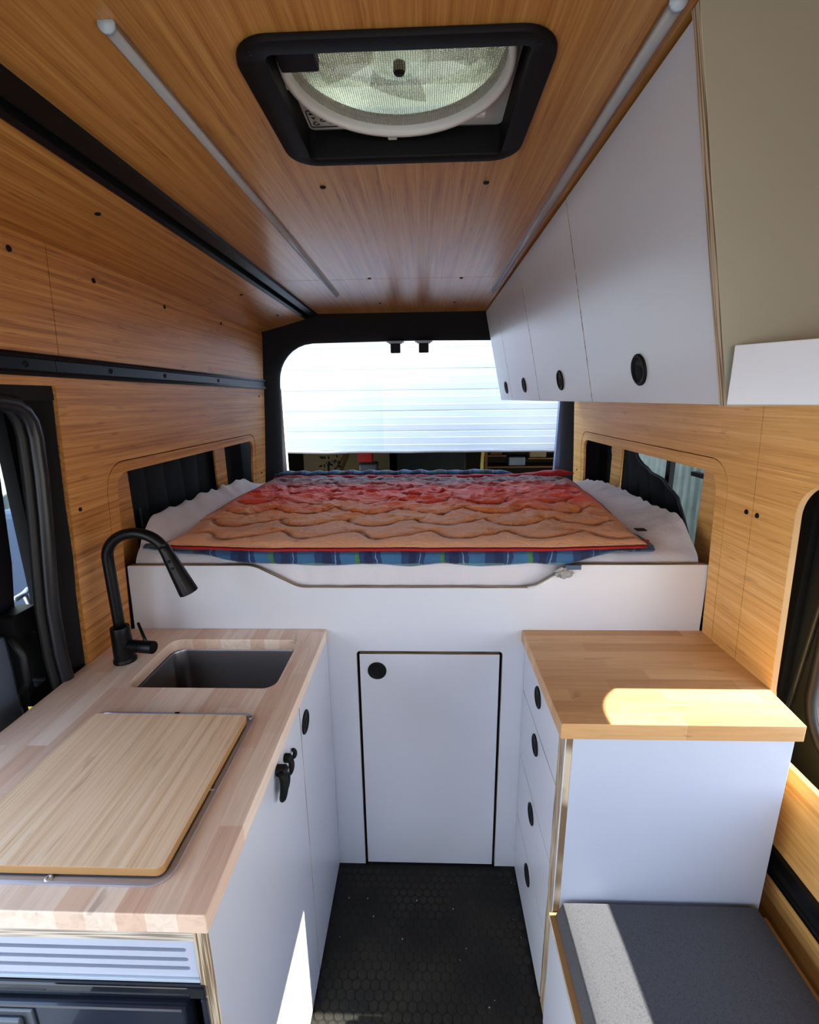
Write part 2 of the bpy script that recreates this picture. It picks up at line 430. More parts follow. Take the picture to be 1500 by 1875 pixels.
# ceiling
CZ = 2.0
ceil = thing('ceiling', 'bamboo plywood ceiling with black screw caps', 'ceiling', (0, .6, CZ), kind='structure')
FX0, FX1, FY0, FY1 = -.203, .140, .678, .947
bm = NB()
prism(bm, [(-.545, FLOOR_Y0), (.80, FLOOR_Y0), (.80, 1.8235), (-.545, 1.8235)], [rrect(FX0, FX1, FY0, FY1, .01)], CZ, CZ+.012, fXY)
obj('ceiling_panel', bm, M['bam_ceil'], ceil)
bm = NB(); box(bm, -.545, .80, 1.8255, BACK+.01, CZ, CZ+.012); obj('ceiling_panel', bm, M['bam_ceil'], ceil)
# sloping side panels
def slope(x0, z0, x1, z1, y0, y1, t=.012):
    b = NB(); n = Vector((-(z1-z0), 0, (x1-x0))).normalized()*t
    if n.z < 0: n = -n
    vs = []
    for yy in (y0, y1):
        for (x, z) in ((x0, z0), (x1, z1), (x1+n.x, z1+n.z), (x0+n.x, z0+n.z)): vs.append(b.verts.new((x, yy, z)))
    for f in [(0,1,2,3),(7,6,5,4),(0,4,5,1),(1,5,6,2),(2,6,7,3),(3,7,4,0)]: b.faces.new([vs[i] for i in f])
    return b
for (a, b_) in ((FLOOR_Y0, 1.8235), (1.8255, BACK+.01)):
    obj('side_panel', slope(-.835, 1.918, -.600, 1.978, a, b_), M['bam_ceil'], ceil)
bm = NB(); prism(bm, [(-1.06, FLOOR_Y0), (1.06, FLOOR_Y0), (1.06, 2.66), (-1.06, 2.66)], [rrect(FX0-.004, FX1+.004, FY0-.09, FY1+.004, .01)], 2.04, 2.06, fXY); obj('roof_skin', bm, M['whitepaint'], ceil)
def cap(parent, c, n, r=.0062, name='screw_cap'):
    b = NB(); lathe(b, [(0, .0022), (r*.45, .0022), (r*.5, .0012), (r*.62, .0012), (r*.7, .0024), (r*.92, .0018), (r, .0001), (r, -.002)], c, n, 16)
    return obj(name, b, M['black'], parent, smooth=True)
for (x, y) in ((-.205, 1.07), (.126, 1.07), (-.196, 1.815), (.135, 1.834), (-.199, 2.259), (.136, 2.267)):
    cap(ceil, (x, y, CZ), (0, 0, -1))
for (x, y) in ((-.675, 1.06), (-.675, 1.835), (-.675, 2.27)):
    z = 1.918+(x+.835)/.235*.06
    cap(ceil, (x, y, z), Vector((.06, 0, -.235)).normalized())

# left wall
wl = thing('wall_left', 'left bamboo wall with a long recessed window frame', 'wall', (-.86, 1.8, .9), kind='structure')
WLo = rrect(1.222, 2.372, .72, 1.417, .075)   # outer groove
WLi = rrect(1.268, 2.335, .76, 1.383, .045)
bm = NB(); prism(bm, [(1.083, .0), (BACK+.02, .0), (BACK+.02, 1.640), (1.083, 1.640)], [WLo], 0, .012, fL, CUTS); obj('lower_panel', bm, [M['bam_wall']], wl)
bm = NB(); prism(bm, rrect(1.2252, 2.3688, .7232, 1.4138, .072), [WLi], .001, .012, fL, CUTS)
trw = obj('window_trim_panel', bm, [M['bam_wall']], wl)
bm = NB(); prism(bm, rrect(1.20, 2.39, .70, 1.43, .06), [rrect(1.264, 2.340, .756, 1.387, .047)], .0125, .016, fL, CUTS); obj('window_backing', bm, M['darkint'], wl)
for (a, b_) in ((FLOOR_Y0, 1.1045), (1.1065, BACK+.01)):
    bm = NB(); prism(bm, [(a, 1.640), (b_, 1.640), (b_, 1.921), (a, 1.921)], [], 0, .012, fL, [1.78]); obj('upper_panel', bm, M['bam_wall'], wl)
bm = NB(); prism(bm, [(FLOOR_Y0, 1.617), (1.0815, 1.617), (1.0815, 1.640), (FLOOR_Y0, 1.640)], [], -.003, .012, fL); obj('header_strip', bm, M['bam_wall'], wl)
bm = NB(); box(bm, -1.03, -.995, 1.09, 2.64, 0, 2.05); box(bm, -1.03, -.995, FLOOR_Y0, 1.09, 1.60, 2.05); obj('outer_skin', bm, M['cover'], wl)
bm = NB(); box(bm, -.938, -.93, 2.03, 2.135, .9, 1.45); obj('window_post', bm, M['bam_wall'], wl)
bm = NB(); box(bm, -.943, -.935, 1.22, 1.418, .9, 1.45); obj('window_post', bm, M['bam_wall'], wl)
bm = NB(); box(bm, -.99, -.967, 2.10, 2.42, .8, 1.5); obj('dark_lining', bm, M['darkint'], wl)
for (y, z) in ((1.006, 1.882), (1.252, 1.878), (1.581, 1.875), (2.009, 1.888)): cap(wl, (XL(z), y, z), (1, 0, .06), .0065)
for (y, z) in ((1.115, 1.317), (2.455, 1.20), (2.44, 1.60)): cap(wl, (XL(z), y, z), (1, 0, .05), .0055)
# black trim strip between door opening and panel
bm = NB(); pts = []
for z in [i*.06 for i in range(28)]:
    pts.append(z)
sec = [(1.083, .006), (1.068, .030), (1.045, .012), (1.03, .035), (1.018, .05)]
g = [[bm.verts.new((XL(z)-w-.004+.006*noise.noise(Vector((0, u*9, z*3))), u+.006*noise.noise(Vector((3, 0, z*2.5))), z)) for (u, w) in sec] for z in pts]
for A, B in zip(g, g[1:]):
    for k in range(len(sec)-1): bm.faces.new([A[k], A[k+1], B[k+1], B[k]])
obj('pillar_lining', bm, M['felt'], wl, smooth=True)
bm = NB(); box(bm, -.995, -.86, FLOOR_Y0, 1.083, 1.585, 1.617); obj('header_lining', bm, M['felt'], wl)

# right wall
wr = thing('wall_right', 'right honey bamboo wall with window cutouts', 'wall', (.81, 1.8, .9), kind='structure')
WRo = rrect(1.225, 2.40, .72, 1.412, .075); WRi = rrect(1.275, 2.36, .76, 1.372, .045)
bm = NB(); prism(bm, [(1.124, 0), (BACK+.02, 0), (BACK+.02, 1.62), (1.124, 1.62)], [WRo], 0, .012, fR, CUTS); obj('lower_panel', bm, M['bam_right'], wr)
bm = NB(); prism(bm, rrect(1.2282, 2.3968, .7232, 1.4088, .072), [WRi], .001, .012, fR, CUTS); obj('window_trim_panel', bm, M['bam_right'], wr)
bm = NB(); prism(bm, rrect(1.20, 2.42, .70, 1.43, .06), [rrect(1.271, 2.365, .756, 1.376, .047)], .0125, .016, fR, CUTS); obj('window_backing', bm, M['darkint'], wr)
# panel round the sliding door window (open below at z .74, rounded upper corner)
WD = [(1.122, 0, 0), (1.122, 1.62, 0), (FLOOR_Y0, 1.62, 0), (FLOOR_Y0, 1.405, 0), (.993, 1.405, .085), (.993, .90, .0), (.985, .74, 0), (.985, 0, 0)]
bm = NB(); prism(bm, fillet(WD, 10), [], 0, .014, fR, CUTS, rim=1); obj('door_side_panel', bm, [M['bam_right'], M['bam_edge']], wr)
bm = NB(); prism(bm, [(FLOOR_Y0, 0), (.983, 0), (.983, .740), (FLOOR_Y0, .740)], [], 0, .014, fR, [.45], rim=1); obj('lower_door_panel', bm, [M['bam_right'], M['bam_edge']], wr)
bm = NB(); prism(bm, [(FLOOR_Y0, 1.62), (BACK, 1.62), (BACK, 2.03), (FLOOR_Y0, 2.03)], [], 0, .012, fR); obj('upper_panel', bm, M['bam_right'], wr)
bm = NB(); prism(bm, [(1.10, 0), (2.64, 0), (2.64, 2.05), (1.10, 2.05)], [rrect(1.46, 2.09, .98, 1.45, .03)], .925, .945, lambda u, v, w: (w, u, v)); obj('outer_skin', bm, M['cover'], wr)
bm = NB(); box(bm, .875, .883, 2.09, 2.20, .9, 1.45); obj('window_post', bm, M['bam_right'], wr)
bm = NB(); box(bm, .870, .878, 1.30, 1.462, .9, 1.45); obj('window_post', bm, M['bam_right'], wr)
bm = NB(); box(bm, .905, .92, 2.15, 2.64, .8, 1.5); box(bm, .812, .925, 2.44, 2.455, .8, 1.5); obj('dark_lining', bm, M['darkint'], wr)
for (y, z) in ((1.144, 1.296), (1.106, 1.296), (2.455, 1.205)): cap(wr, (XR(z), y, z), (-1, 0, .05), .0065 if y < 2 else .005)
bm = NB(); tube(bm, [(.90, 2.26, 1.36), (.896, 2.255, 1.33), (.90, 2.25, 1.30), (.903, 2.26, 1.27)], .004, 8); obj('hook', bm, M['greyplastic'], wr)

# right sliding door skin with window (door_2)
d2 = thing('door_2', 'dark grey sliding door seen through the rounded bamboo cutout', 'door', (.9, .4, 0), kind='structure')
GH = rrect(-.9, 1.03, .725, 1.357, .14, 12)
bm = NB(); prism(bm, [(FLOOR_Y0, 0), (1.12, 0), (1.12, 2.03), (FLOOR_Y0, 2.03)], [GH], .96, .985, fYZ); obj('door_skin', bm, M['metalgrey'], d2)
bm = NB(); tube(bm, [(.957, a, b_) for a, b_ in rrect(-.912, 1.042, .713, 1.369, .15, 12)], .013, 10, closed=True, up=(1, 0, 0)); obj('window_seal', bm, M['rubber'], d2, smooth=True)
bm = NB(); tube(bm, [(.955, 1.075+(1.0-z)*.10, z) for z in (1.4, 1.2, 1.05, .95, .85, .74)], .006, 8); obj('pillar_crease', bm, M['metalgrey'], d2, smooth=True)
# small rear side window, right (window_2)
w2 = thing('window_2', 'rear right side window looking onto corrugated metal', 'window', (.93, 1.77, .98), kind='structure')
bm = NB(); prism(bm, rrect(1.455, 2.095, .975, 1.455, .035), [rrect(1.478, 1.745, .995, 1.43, .03), rrect(1.775, 2.07, .995, 1.43, .03)], .912, .93, fYZ); obj('window_frame', bm, M['black'], w2)
bm = NB(); box(bm, .931, .934, 1.465, 2.085, .985, 1.445); obj('window_glass', bm, M['glass'], w2)
bm = NB(); box(bm, .895, .915, 1.50, 1.58, 1.315, 1.33); obj('window_latch', bm, M['black'], w2, bevel=.003)
bm = NB(); box(bm, .898, .912, 1.482, 1.50, 1.165, 1.18); obj('red_clip', bm, M['redpl'], w2, bevel=.002)
bm = NB(); prism(bm, rrect(1.18, 2.13, .95, 1.47, .03), [rrect(1.25, 2.07, .99, 1.43, .03)], -.99, -.975, fYZ)
w1 = thing('window_1', 'rear left side window blacked out by a quilted cover', 'window', (-.98, 1.65, .95), kind='structure')
obj('window_frame', bm, M['black'], w1)

# rear opening surround: black felt loft from the cabin section to the rounded door opening
bm = NB()
cx, cz = -.03, 1.25
outer = [(-.93, .55), (-.92, 1.2), (-.89, 1.6), (-.875, 1.94), (-.62, 2.03), (-.3, 2.036), (.3, 2.036), (.60, 2.036), (.83, 2.0), (.83, 1.6), (.84, 1.2), (.86, .55)]
inner = fillet([(-.835, .6, 0), (-.815, 1.3, .3), (-.788, 1.872, .20), (-.02, 1.880, .5), (.735, 1.872, .20), (.762, 1.3, .3), (.775, .6, 0)], 10)
def hit(poly, a):
    d = Vector((math.cos(a), math.sin(a))); best = None
    for i in range(len(poly)):
        p = Vector(poly[i])-Vector((cx, cz)); q = Vector(poly[(i+1) % len(poly)])-Vector((cx, cz)); e = q-p
        den = d.x*e.y-d.y*e.x
        if abs(den) < 1e-9: continue
        t_ = (p.x*e.y-p.y*e.x)/den; s_ = (p.x*d.y-p.y*d.x)/den
        if t_ > 0 and -1e-6 <= s_ <= 1+1e-6 and (best is None or t_ < best): best = t_
    return d*best
rings = []
N = 160
prof = [(0, 2.495, 0), (.18, 2.50, 0), (.55, 2.535, .0), (.86, 2.575, .0), (1.0, 2.61, 0), (1.0, 2.64, .0), (.7, 2.66, 0)]
for (f, y, _) in prof:
    ring = []
    for k in range(N):
        a = 2*PI*k/N; o = hit(outer, a); i_ = hit(inner, a); p = o.lerp(i_, f)
        ring.append(bm.verts.new((cx+p.x, y, cz+p.y)))
    rings.append(ring)
for A, B in zip(rings, rings[1:]):
    for k in range(N): bm.faces.new([A[k], A[(k+1) % N], B[(k+1) % N], B[k]])
wre = thing('wall_rear', 'black fabric surround of the open rear doorway', 'wall', (-.03, 2.5, .55), kind='structure')
obj('rear_surround', bm, M['felt'], wre, smooth=True)
bm = NB(); box(bm, -1.0, .93, 2.60, 2.64, 0, .98); obj('rear_light_block', bm, M['black'], wre)  # unseen board added to keep daylight out from under the bed
bm = NB(); prism(bm, [(-.90, .6), (-.80, .6), (-.803, 1.2), (-.802, 1.64), (-.90, 1.64)], [], 2.665, 2.70, fXZ); obj('door_jamb', bm, M['whitepaint'], wre)
bm = NB(); prism(bm, [(.735, .6), (.86, .6), (.86, 1.66), (.752, 1.66), (.742, 1.2)], [], 2.665, 2.70, fXZ); obj('door_jamb', bm, M['jambblue'], wre, label='blue grey painted door jamb')
for x in (-.153, -.003):
    s_ = thing('door_striker', ('left' if x < -.1 else 'right')+'hand of two black door latch strikers hanging from the rear header', 'latch', (x, 2.60, 1.82), 'door strikers on the rear header')
    bm = NB(); box(bm, x-.026, x+.026, 2.585, 2.612, 1.815, 1.868); obj('striker_block', bm, M['black'], s_, bevel=.004)
    bm = NB(); box(bm, x-.046, x+.046, 2.575, 2.62, 1.868, 1.874); box(bm, x-.036, x+.036, 2.58, 2.615, 1.862, 1.868); obj('striker_bracket', bm, M['gasket'], s_, bevel=.002)

# left door, slid back outside the opening (door_1)
d1 = thing('door_1', 'navy grey side door standing outside the opening left of the galley', 'door', (-1.03, .4, 0), kind='structure')
bm = NB(); prism(bm, [(.66, .2), (1.0, .2), (1.0, .95), (1.045, 1.2), (1.085, 1.62), (.66, 1.62)], [rrect(.70, .93, 1.12, 1.55, .05)], -1.06, -1.01, fYZ); obj('door_shell', bm, M['bluemetal'], d1, bevel=.006)
bm = NB(); box(bm, -1.045, -1.04, .69, .95, 1.1, 1.56); obj('window_glass', bm, M['tint'], d1)
bm = NB(); box(bm, -1.008, -.985, .66, .965, .3, 1.05); obj('inner_trim', bm, M['silverblue'], d1, bevel=.012)
bm = NB(); prism(bm, rrect(.962, 1.045, .850, 1.095, .014), [rrect(.980, 1.018, .895, 1.035, .01)], -1.01, -.965, fYZ); obj('pull_handle', bm, M['black'], d1, bevel=.006)
bm = NB(); tube(bm, [(-.975, .957, .90), (-.955, .957, .93), (-.952, .957, 1.0), (-.972, .957, 1.045)], .009, 10); obj('grab_bar', bm, M['rubber'], d1, smooth=True)
# door seal along the opening
t1 = thing('trim_1', 'black rubber weatherseal round the left door opening', 'seal', (-.9, 1.0, .8), kind='structure')
path = [(-.6, 1.585), (.93, 1.585), (.968, 1.578), (.99, 1.562), (1.004, 1.54), (1.010, 1.505), (1.010, 1.42), (1.006, 1.316), (.998, 1.2), (.992, 1.1), (.996, .98), (1.008, .88), (1.012, .6)]
def P3(o, w): return [(XL(z)-.012-w, y+o, z) for (y, z) in path]
bm = NB(); tube(bm, P3(.010, 0), .017, 12, up=(1, 0, 0)); obj('seal_bulb', bm, M['sealgrey'], t1, smooth=True)
bm = NB(); tube(bm, P3(-.012, .010), .010, 10, up=(1, 0, 0)); obj('seal_lip', bm, M['rubber'], t1, smooth=True)

wf = thing('front_light_block', 'dark light-blocking board added unseen behind the camera, with a wide windscreen opening', 'wall', (0, -1.4, 0), kind='structure')  # unseen board added to cut the light coming in from the front
bm = NB(); prism(bm, [(-1.05, 0), (.97, 0), (.97, 2.05), (-1.05, 2.05)], [rrect(-.82, .78, 1.12, 1.82, .08)], -1.44, -1.40, fXZ); obj('light_block_board', bm, M['metalgrey'], wf)

# ================================================================== ROOF FAN
FZ = 2.037
fan = thing('roof_vent_fan', 'square black-framed roof vent fan with round screened lid', 'roof fan', (-.03, .8, CZ))
bm = NB()
o_ = rrect(-.238, .168, .660, .968, .052, 8); i_ = rrect(-.197, .134, .684, .941, .012, 8)
secs = [(0, 1.9995), (0.01, 1.995), (.06, 1.9925), (.92, 1.991), (.98, 1.992), (1.0, 1.995), (1.0, 2.036)]
L = []
for f, z in secs: L.append([bm.verts.new((a[0]+(b[0]-a[0])*f, a[1]+(b[1]-a[1])*f, z)) for a, b in zip(o_, i_)])
for A, B in zip(L, L[1:]):
    n = len(A)
    for k in range(n): bm.faces.new([A[k], A[(k+1) % n], B[(k+1) % n], B[k]])
autosmooth(obj('trim_frame', bm, M['frame'], fan), 50)
RC = (-.036, .765); RR = .163
bm = NB(); prism(bm, rrect(-.199, .137, .60, .940, .01), [circle(RC[0], RC[1], .148, 48)], FZ, FZ+.004, fXY); obj('base_plate', bm, M['greyplastic'], fan)
bm = NB(); lathe(bm, [(RR-.0125, .022), (RR-.0125, .0), (RR-.010, -.006), (RR-.003, -.007), (RR, -.002), (RR, .022)], (RC[0], RC[1], FZ-.016), seg=64)
obj('screen_ring', bm, M['greyplastic'], fan, smooth=True)
for a in (96, 40, 172):
    c = (RC[0]+(RR+.003)*math.cos(math.radians(a)), RC[1]+(RR+.003)*math.sin(math.radians(a)), FZ-.016)
    bm = NB(); box(bm, c[0]-.008, c[0]+.008, c[1]-.006, c[1]+.006, c[2]-.006, c[2]+.004); obj('ring_clip', bm, M['greyplastic'], fan, bevel=.002)
bm = NB(); lathe(bm, [(0, -.004), (.05, -.003), (.10, .001), (RR-.0125, .006)], (RC[0], RC[1], FZ-.016), seg=64); obj('insect_screen', bm, M['mesh'], fan, smooth=True)
bm = NB(); lathe(bm, [(0, 0), (.036, .001), (.042, .004), (.044, .012), (.044, .020)], (RC[0]+.003, RC[1]+.003, FZ-.010), seg=40); obj('fan_hub', bm, M['fanglass'], fan, smooth=True)
bm = NB(); lathe(bm, [(0, -.010), (.007, -.009), (.0085, -.006), (.0085, .004)], (RC[0]+.003, RC[1]+.003, FZ-.012), seg=20); obj('motor_shaft', bm, M['black'], fan, smooth=True)
for k in range(5):
    bm = NB(); a0 = 2*PI*k/5+.35; V = []
    for i in range(7):
        row = []
        for j in range(6):
            rr = .04+(.135-.04)*j/5; a = a0+(i/6-.5)*(.95-.25*j/5); row.append(bm.verts.new((RC[0]+rr*math.cos(a), RC[1]+rr*math.sin(a), FZ+.022+.022*(i/6-.5))))
        V.append(row)
    for A, B in zip(V, V[1:]):
        for j in range(5): bm.faces.new([A[j], A[j+1], B[j+1], B[j]])
    obj('fan_blade', bm, M['fanglass'], fan, smooth=True)
bm = NB(); lathe(bm, [(.15, .0), (.15, .045), (.152, .045), (.152, 0)], (RC[0], RC[1], FZ), seg=48); obj('fan_shroud', bm, M['fanglass'], fan, smooth=True)
bm = NB(); Lr = []
for (m_, z) in ((0, .004), (.0, .045), (.015, .066), (.05, .078), (.12, .082)):
    Lr.append([bm.verts.new((a, b, FZ+z)) for a, b in rrect(-.235+m_, .165-m_, .565+m_, .965-m_, max(.02, .06-m_*.3))])
for A, B in zip(Lr, Lr[1:]):
    for k in range(len(A)): bm.faces.new([A[k], A[(k+1) % len(A)], B[(k+1) % len(A)], B[k]])
bm.faces.new(Lr[-1])
obj('vent_lid', bm, M['fanlid'], fan)
bm = NB(); box(bm, -.192, -.140, .700, .748, FZ-.028, FZ-.002); obj('lid_bracket', bm, M['black'], fan, bevel=.003)
# printed symbol plate in the corner
bm = NB(); prism(bm, rrect(-.193, -.128, .884, .932, .004), [rrect(-.1918, -.1292, .8852, .9308, .003)], FZ-.0012, FZ-.0004, fXY)
def tri(b, x, y, s, up):
    z = FZ-.0008; d = s if up else -s
    b.faces.new([b.verts.new((x-s, y+d*.7, z)), b.verts.new((x+s, y+d*.7, z)), b.verts.new((x, y-d*.7, z))])
tri(bm, -.186, .893, .0042, True); tri(bm, -.184, .906, .0042, False)
for (x, y, r_) in ((-.182, .921, .0055), (-.169, .912, .0048), (-.155, .919, .0052)):
    n = 18; A = [bm.verts.new((x+r_*math.cos(5.2*k/n), y+r_*math.sin(5.2*k/n), FZ-.0008)) for k in range(n+1)]; B = [bm.verts.new((x+r_*.62*math.cos(5.2*k/n), y+r_*.62*math.sin(5.2*k/n), FZ-.0008)) for k in range(n+1)]
    for k in range(n): bm.faces.new([A[k], A[k+1], B[k+1], B[k]])
obj('symbol_print', bm, M['ink'], fan)
for (x, y) in ((-.212, .679), (.142, .679), (-.13, .955), (.095, .955)):
    bm = NB(); lathe(bm, [(0, .0016), (.003, .0014), (.004, 0), (.004, -.002)], (x, y, 1.9925), (0, 0, -1), 12); obj('frame_screw', bm, M['black'], fan, smooth=True)

# ================================================================== LED STRIPS, TRACKS
for (x, y0, y1, lab) in ((-.360, .632, 2.06, 'left grey aluminium LED strip light along the bamboo ceiling'), (.279, .632, 2.03, 'right LED strip light on the ceiling beside the white overhead cabinets')):
    s_ = thing('led_strip_light', lab, 'strip light', (x, y0, CZ-.01), 'ceiling strip lights')
    bm = NB(); tube(bm, [(x, y0+.004, CZ-.003), (x, y1-.004, CZ-.003)], .0086, 14, flat=.9); obj('diffuser', bm, M['ledg'], s_, smooth=True)
    bm = NB(); box(bm, x-.0095, x+.0095, y0+.003, y1-.003, CZ-.005, CZ-.0002); obj('channel', bm, M['ledal'], s_)
    for yy in (y0, y1-.004):
        bm = NB(); tube(bm, [(x, yy, CZ-.003), (x, yy+.004, CZ-.003)], .0098, 14, flat=.95); obj('end_cap', bm, M['gasket'], s_, smooth=True)

# black ceiling track, left
s_ = thing('ceiling_track', 'long black slotted track where the ceiling meets the left side panel', 'track', (-.57, .6, 1.97))
def ext(profile, y0, y1):
    b = NB(); A = [b.verts.new((x, y0, z)) for x, z in profile]; B = [b.verts.new((x, y1, z)) for x, z in profile]; n = len(profile)
    for k in range(n): b.faces.new([A[k], A[(k+1) % n], B[(k+1) % n], B[k]])
    b.faces.new(A[::-1]); b.faces.new(B); return b
bm = ext([(-.538, 2.0), (-.540, 1.990), (-.568, 1.984), (-.570, 2.002), (-.585, 1.997), (-.588, 1.978), (-.598, 1.972), (-.605, 1.975), (-.604, 1.984), (-.60, 2.012), (-.538, 2.015)], FLOOR_Y0, 2.50)
obj('track_body', bm, M['track'], s_)
bm = ext([(-.572, 2.0025), (-.572, 1.996), (-.584, 1.992), (-.584, 1.998)], FLOOR_Y0, 2.498); obj('slot', bm, M['darkint'], s_)

def wall_track(name, lab, y0, y1, holes):
    s_ = thing(name, lab, 'track', (-.84, y0, 1.66), 'wall tracks above the left window')
    zz = 1.660; x = XL(zz)
    prof = [(x, zz-.024), (x+.010, zz-.024), (x+.012, zz-.018), (x+.010, zz-.013), (x+.005, zz-.012), (x+.005, zz+.012), (x+.010, zz+.013), (x+.012, zz+.018), (x+.010, zz+.024), (x, zz+.024)]
    obj('track_body', ext(prof, y0, y1), M['track'], s_)
    for h in holes:
        b = NB(); lathe(b, [(0, -.0005), (.0032, -.0005), (.0038, .0018), (.0062, .0018), (.0068, 0)], (x+.0052, h, zz), (1, 0, 0), 16); obj('screw_head', b, M['black'], s_, smooth=True)
wall_track('wall_track', 'short near section of black wall track over the side door', FLOOR_Y0, 1.0855, (1.004, .55))
wall_track('wall_track', 'long far section of black wall track over the left window', 1.087, 2.515, (1.278, 1.546, 1.95))
s_ = thing('wall_track', 'black track low on the right wall beside the bench', 'track', (.83, .4, .48))
prof = [(.842, .445), (.830, .445), (.828, .457), (.835, .460), (.835, .487), (.828, .490), (.830, .515), (.842, .517)]
obj('track_body', ext(prof, FLOOR_Y0, .975), M['track'], s_)
bm = NB(); box(bm, .8345, .8352, FLOOR_Y0, .974, .462, .485); obj('slot', bm, M['darkint'], s_)

# ================================================================== round pull
def pull(parent, c, n, r=.029, tilt=0):
    """black round recessed cup pull"""
    b = NB(); lathe(b, [(r, .0), (r, .0025), (r*.93, .0042), (r*.80, .0042), (r*.74, .002), (r*.60, .0012), (0, .0010)], c, n, 36)
    p = obj('round_pull', b, M['black'], parent, smooth=True)
    ax = Vector(n).normalized(); dn = Vector((0, 0, -1)); off = (dn-ax*dn.dot(ax)).normalized()*r*.18
    b = NB(); lathe(b, [(0, .0024), (r*.42, .0022), (r*.46, .0014)], Vector(c)+off, n, 24); obj('recess_shade', b, M['darkint'], p, smooth=True)  # dark disc standing in for the shade inside the uncut recess
    return p

# ================================================================== BED PANEL + hatch door
D = 1.281
bp = thing('bed_partition', 'white plywood bed-front partition with a scooped top edge', 'partition', (0, D, 0))
out = fillet([(.812, 0, 0), (.812, 1.106, 0), (.425, 1.106, .03), (.318, 1.034, .09), (-.375, 1.034, .09), (-.512, 1.104, .10), (-.890, 1.104, .006), (-.898, .9, 0), (-.898, 0, 0)][::-1], 8)
hole = [(-.213, .0), (-.213, .826), (.235, .826), (.235, .0)]
# door opening reaches the floor: cut it into the outline
out = fillet([(.812, 0, 0), (.812, 1.106, 0), (.425, 1.106, .03), (.318, 1.034, .09), (-.375, 1.034, .09), (-.512, 1.104, .10), (-.890, 1.104, .006), (-.898, .9, 0), (-.898, 0, 0),
              (-.213, 0, 0), (-.213, .826, .012), (.235, .826, .012), (.235, 0, 0)], 8)
bm = NB(); prism(bm, out, [], D, D+.018, fXZ, rim=1)
obj('partition_board', bm, [M['lam'], M['plyy']], bp)
bm = NB(); panel(bm, -.2045, .2265, D+.001, D+.018, .006, .815, 'y'); hd = obj('hatch_door', bm, [M['lam'], M['plyy']], bp, bevel=.001)
pull(hd, (-.151, D+.001, .758), (0, -1, 0))
bm = NB(); box(bm, -.26, .28, D+.022, D+.03, 0, .86); obj('hatch_gap_shade', bm, M['darkint'], bp)  # dark sheet standing in for the shade behind the hatch gaps
bm = NB(); tube(bm, [(.30, D-.003, 1.036), (.325, D-.003, 1.040), (.345, D-.003, 1.052), (.385, D-.003, 1.079)], .0055, 10, flat=.8); obj('edge_strip', bm, M['whitepaint'], bp, smooth=True, label='white foam edging on the right of the scoop')

# crumpled plastic at the end of the strip
bm = NB(); bmesh.ops.create_icosphere(bm, subdivisions=4, radius=1)
for v in bm.verts:
    n_ = v.co.normalized(); k = 1+.45*noise.noise(n_*3.1)+.28*noise.noise(n_*8)
    v.co = Vector((.398, D-.012, 1.088))+Vector((n_.x*.024*k, n_.y*.011*k, n_.z*.016*k))
single('plastic_wrap', bm, M['plastic'], 'crumpled clear plastic wrap stuck on the bed panel edge', 'wrapping', smooth=True)

# ================================================================== BED: mattress, sheet, quilt
mt = thing('mattress', 'white sheeted mattress filling the raised bed platform', 'mattress', (0, 1.3, .95))
bm = NB(); box(bm, -.86, .78, 1.315, 2.48, .93, 1.09); obj('mattress_core', bm, M['sheetgrey'], mt, bevel=.03)
bm = NB(); box(bm, -.875, .79, 1.30, 2.49, .90, .93); obj('bed_base', bm, M['ply'], mt)
def sheet_z(x, y):
    l = max(0, (-x-.70)/.17); r_ = max(0, (x-.56)/.24)
    rise = min(1, max(0, (y-1.31)/.12))
    fade = 1 if y < 2.1 else max(0, 1-(y-2.1)/.3)
    z = 1.118+.018*min(1, (y-1.30)/.1)+.066*min(1, l)**1.5*rise*(.4+.6*fade)+.068*min(1, r_)**1.6*rise*(.4+.6*fade)
    z -= .030*max(0, (y-2.25)/.3)
    z += .006*noise.noise(Vector((x*5, y*7, 0)))+.006*abs(noise.noise(Vector((x*9+y*14, y*4-x*6, 3))))
    return z
bm = NB(); NX, NY = 150, 110; G = []
for j in range(NY):
    row = []
    for i in range(NX):
        x = -.880+1.68*i/(NX-1)
        if j < 26:    # front drop behind the panel
            k = j/25; z = .985+(sheet_z(x, 1.325)-.985)*k
            y = 1.304+.021*max(0, (k-.72)/.28)**2
            y += .004*noise.noise(Vector((x*22, z*4, 1)))*(1 if k < .9 else .3)+.003
            if k < .85: y += .004*math.sin(x*60+3*noise.noise(Vector((x*6, z*5, 0))))*(.2+k*.5)
        else:
            y = 1.325+(2.492-1.325)*(j-25)/(NY-26); z = sheet_z(x, y)
        # crumpled hem against the windows
        if x < -.80 and 1.34 < y < 2.2: z += .030*(1-abs(noise.noise(Vector((y*9+x*4, x*6, 0))))*2.2)*(-x-.80)/.08*(.5+.5*noise.noise(Vector((y*3, 0, 8))))+.012
        if x > .70 and 1.36 < y < 2.3: z += .012*abs(noise.noise(Vector((y*16, x*10, 0))))*2*(x-.70)/.1
        row.append(bm.verts.new((x, y, z)))
    G.append(row)
for A, B in zip(G, G[1:]):
    for i in range(NX-1): bm.faces.new([A[i], A[i+1], B[i+1], B[i]])
obj('fitted_sheet', bm, M['sheet'], mt, smooth=True)

